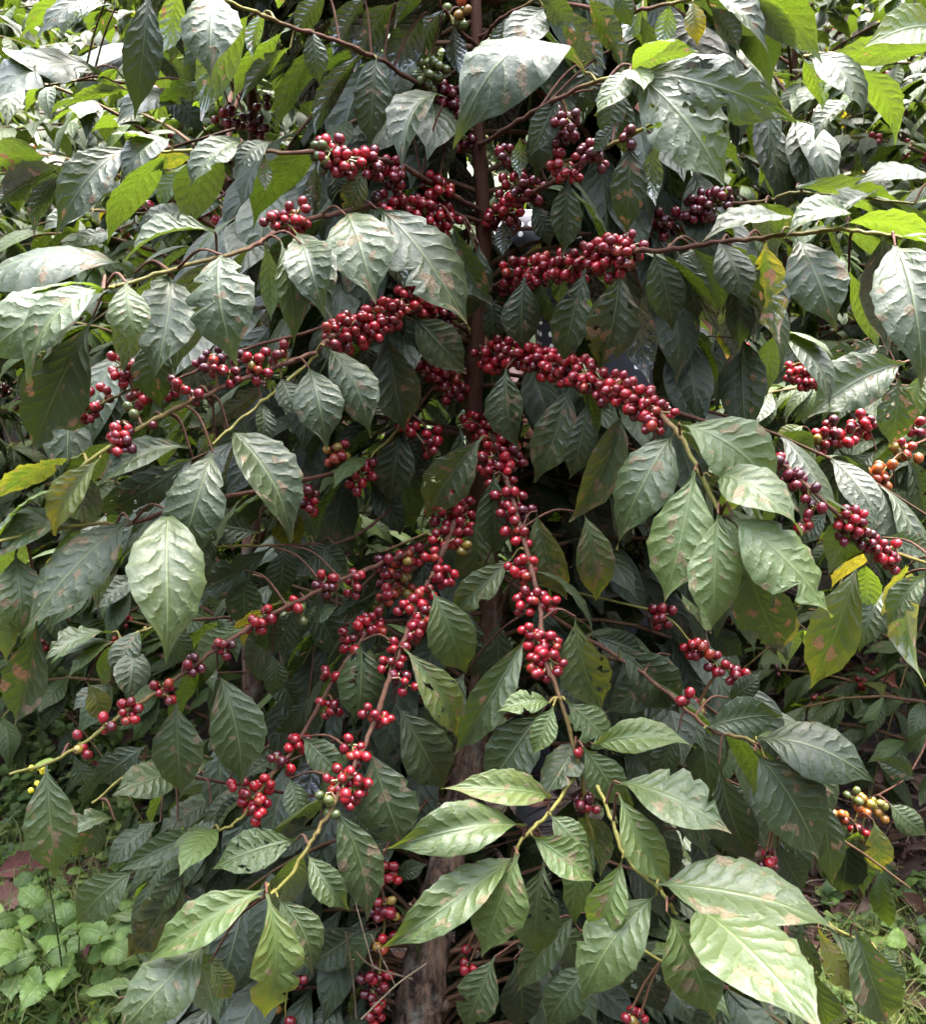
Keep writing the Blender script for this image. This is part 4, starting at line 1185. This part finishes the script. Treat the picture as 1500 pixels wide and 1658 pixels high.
BW = [(.075, .13, .022), (.115, .18, .030), (.09, .15, .028)]
def broadleaf(x, y, n, ln, lab, h=.10):
    p = on_ground(x, y); r = thing('broadleaf_weed', tuple(p), lab, 'weed', 'broad-leaved weeds at the lower left')
    st = MB(); tops = []
    for k in range(n):
        az = k * 2.4 + rg.uniform(-.4, .4); rr = rg.uniform(.01, .085); top = p + np.array([math.cos(az) * rr, math.sin(az) * rr, h * rg.uniform(.5, 1.15)])
        tube(st, smooth_path([p, (p + top) / 2 + [0, 0, .01], top], 4), .0016, 5, (.12, .16, .05, 1)); tops.append((top, az))
    st.build('stem', WEED, r)
    for top, az in tops:
        l = rg.uniform(*ln); el = rg.uniform(-.1, .6); d = np.array([math.cos(az) * math.cos(el), math.sin(az) * math.cos(el) - .2, math.sin(el)]); m_ = MB()
        P, F, U = leaf_geo(top, top + d * l, [-d[0] * .4, -.5, 1], l * rg.uniform(.55, .7), rg, 40, 11, .18, .25, .3, 0, rg.normal(0, .2), .016, pet=.1)
        V = P.copy(); ctr = top + np.outer(np.repeat(np.linspace(0, 1, 40), 11), d * l); sc = 1 + .07 * np.repeat(np.sign(np.sin(np.arange(40) * 2.1)), 11) * np.abs(np.tile(np.linspace(-1, 1, 11), 40)) ** 4
        V = ctr + (V - ctr) * sc[:, None]
        m_.add(V, F, U, (*(np.array(BW[rg.integers(3)]) * rg.uniform(.75, 1.2)), 1)); m_.build('leaf', WEED, r)
broadleaf(45, 1640, 16, (.05, .085), 'broad-leaved green weed in the bottom left corner', .14)
broadleaf(125, 1625, 15, (.05, .085), 'tall broad-leaved weed right of the bottom left corner with upright toothed leaves', .15)
broadleaf(185, 1585, 13, (.045, .075), 'broad-leaved weed tucked under the long dark coffee leaf at lower left', .13)
broadleaf(80, 1530, 10, (.04, .06), 'smaller broad-leaved weed between the thin stalk and the pink fallen leaf', .10)
broadleaf(30, 1330, 12, (.035, .055), 'small-leaved weed clump by the left edge beside the hanging ridged leaf', .12)
broadleaf(100, 1120, 9, (.04, .06), 'round-leaved weed below the rotting leaf at the left edge', .14)
broadleaf(1470, 1610, 11, (.04, .065), 'broad-leaved weed in the bottom right corner', .10)
# the tall thin stalk on the left
p = on_ground(108, 1640); r = thing('stalk_weed', tuple(p), 'tall thin-stalked weed with tiny yellow buds rising through the weeds at left', 'weed')
st = MB(); pa = smooth_path([p, at(97, 1540, p[1] - .05), at(72, 1380, p[1] - .09), at(58, 1250, p[1] - .13)], 8); tube(st, pa, np.linspace(.0018, .001, len(pa)), 6, (.07, .095, .03, 1)); st.build('stem', WEED, r)
for k in range(6, len(pa), 3):
    m_ = MB(); small_plant(m_, pa[k], rg, .002, 2, (.02, .045), (.4, .55), GR, 10, 5); m_.build('leaf', WEED, r)
m_ = MB()
for k in range(7): m_.add(SPH[0] * .0045 + pa[-1] + rg.normal(0, .014, 3), SPH[1], None, (.5, .45, .05, 1))
m_.build('flower_bud', WEED, r)
# dry straws leaning by the foot of the trunk
for (a, b, lab) in (((560, 1510), (580, 1690), 'thin upright dry straw left of the trunk foot'), ((575, 1540), (668, 1585), 'dry straw slanting from the left onto the trunk'), ((585, 1650), (690, 1560), 'forked dry twig leaning up against the trunk')):
    A, B = at(*a, .98), at(*b, 1.04); m = MB(); Md = (A + B) / 2 + rg.normal(0, .008, 3); tube(m, smooth_path([A, Md, B], 6), .0012, 5, (.30, .23, .15, 1))
    tube(m, [Md, Md + rg.normal(0, .02, 3) + [0.01, 0, .03]], .0009, 5, (.30, .23, .15, 1)); tag(m.build('dry_straw', DRY), lab, 'straw', 'dry straws by the trunk')
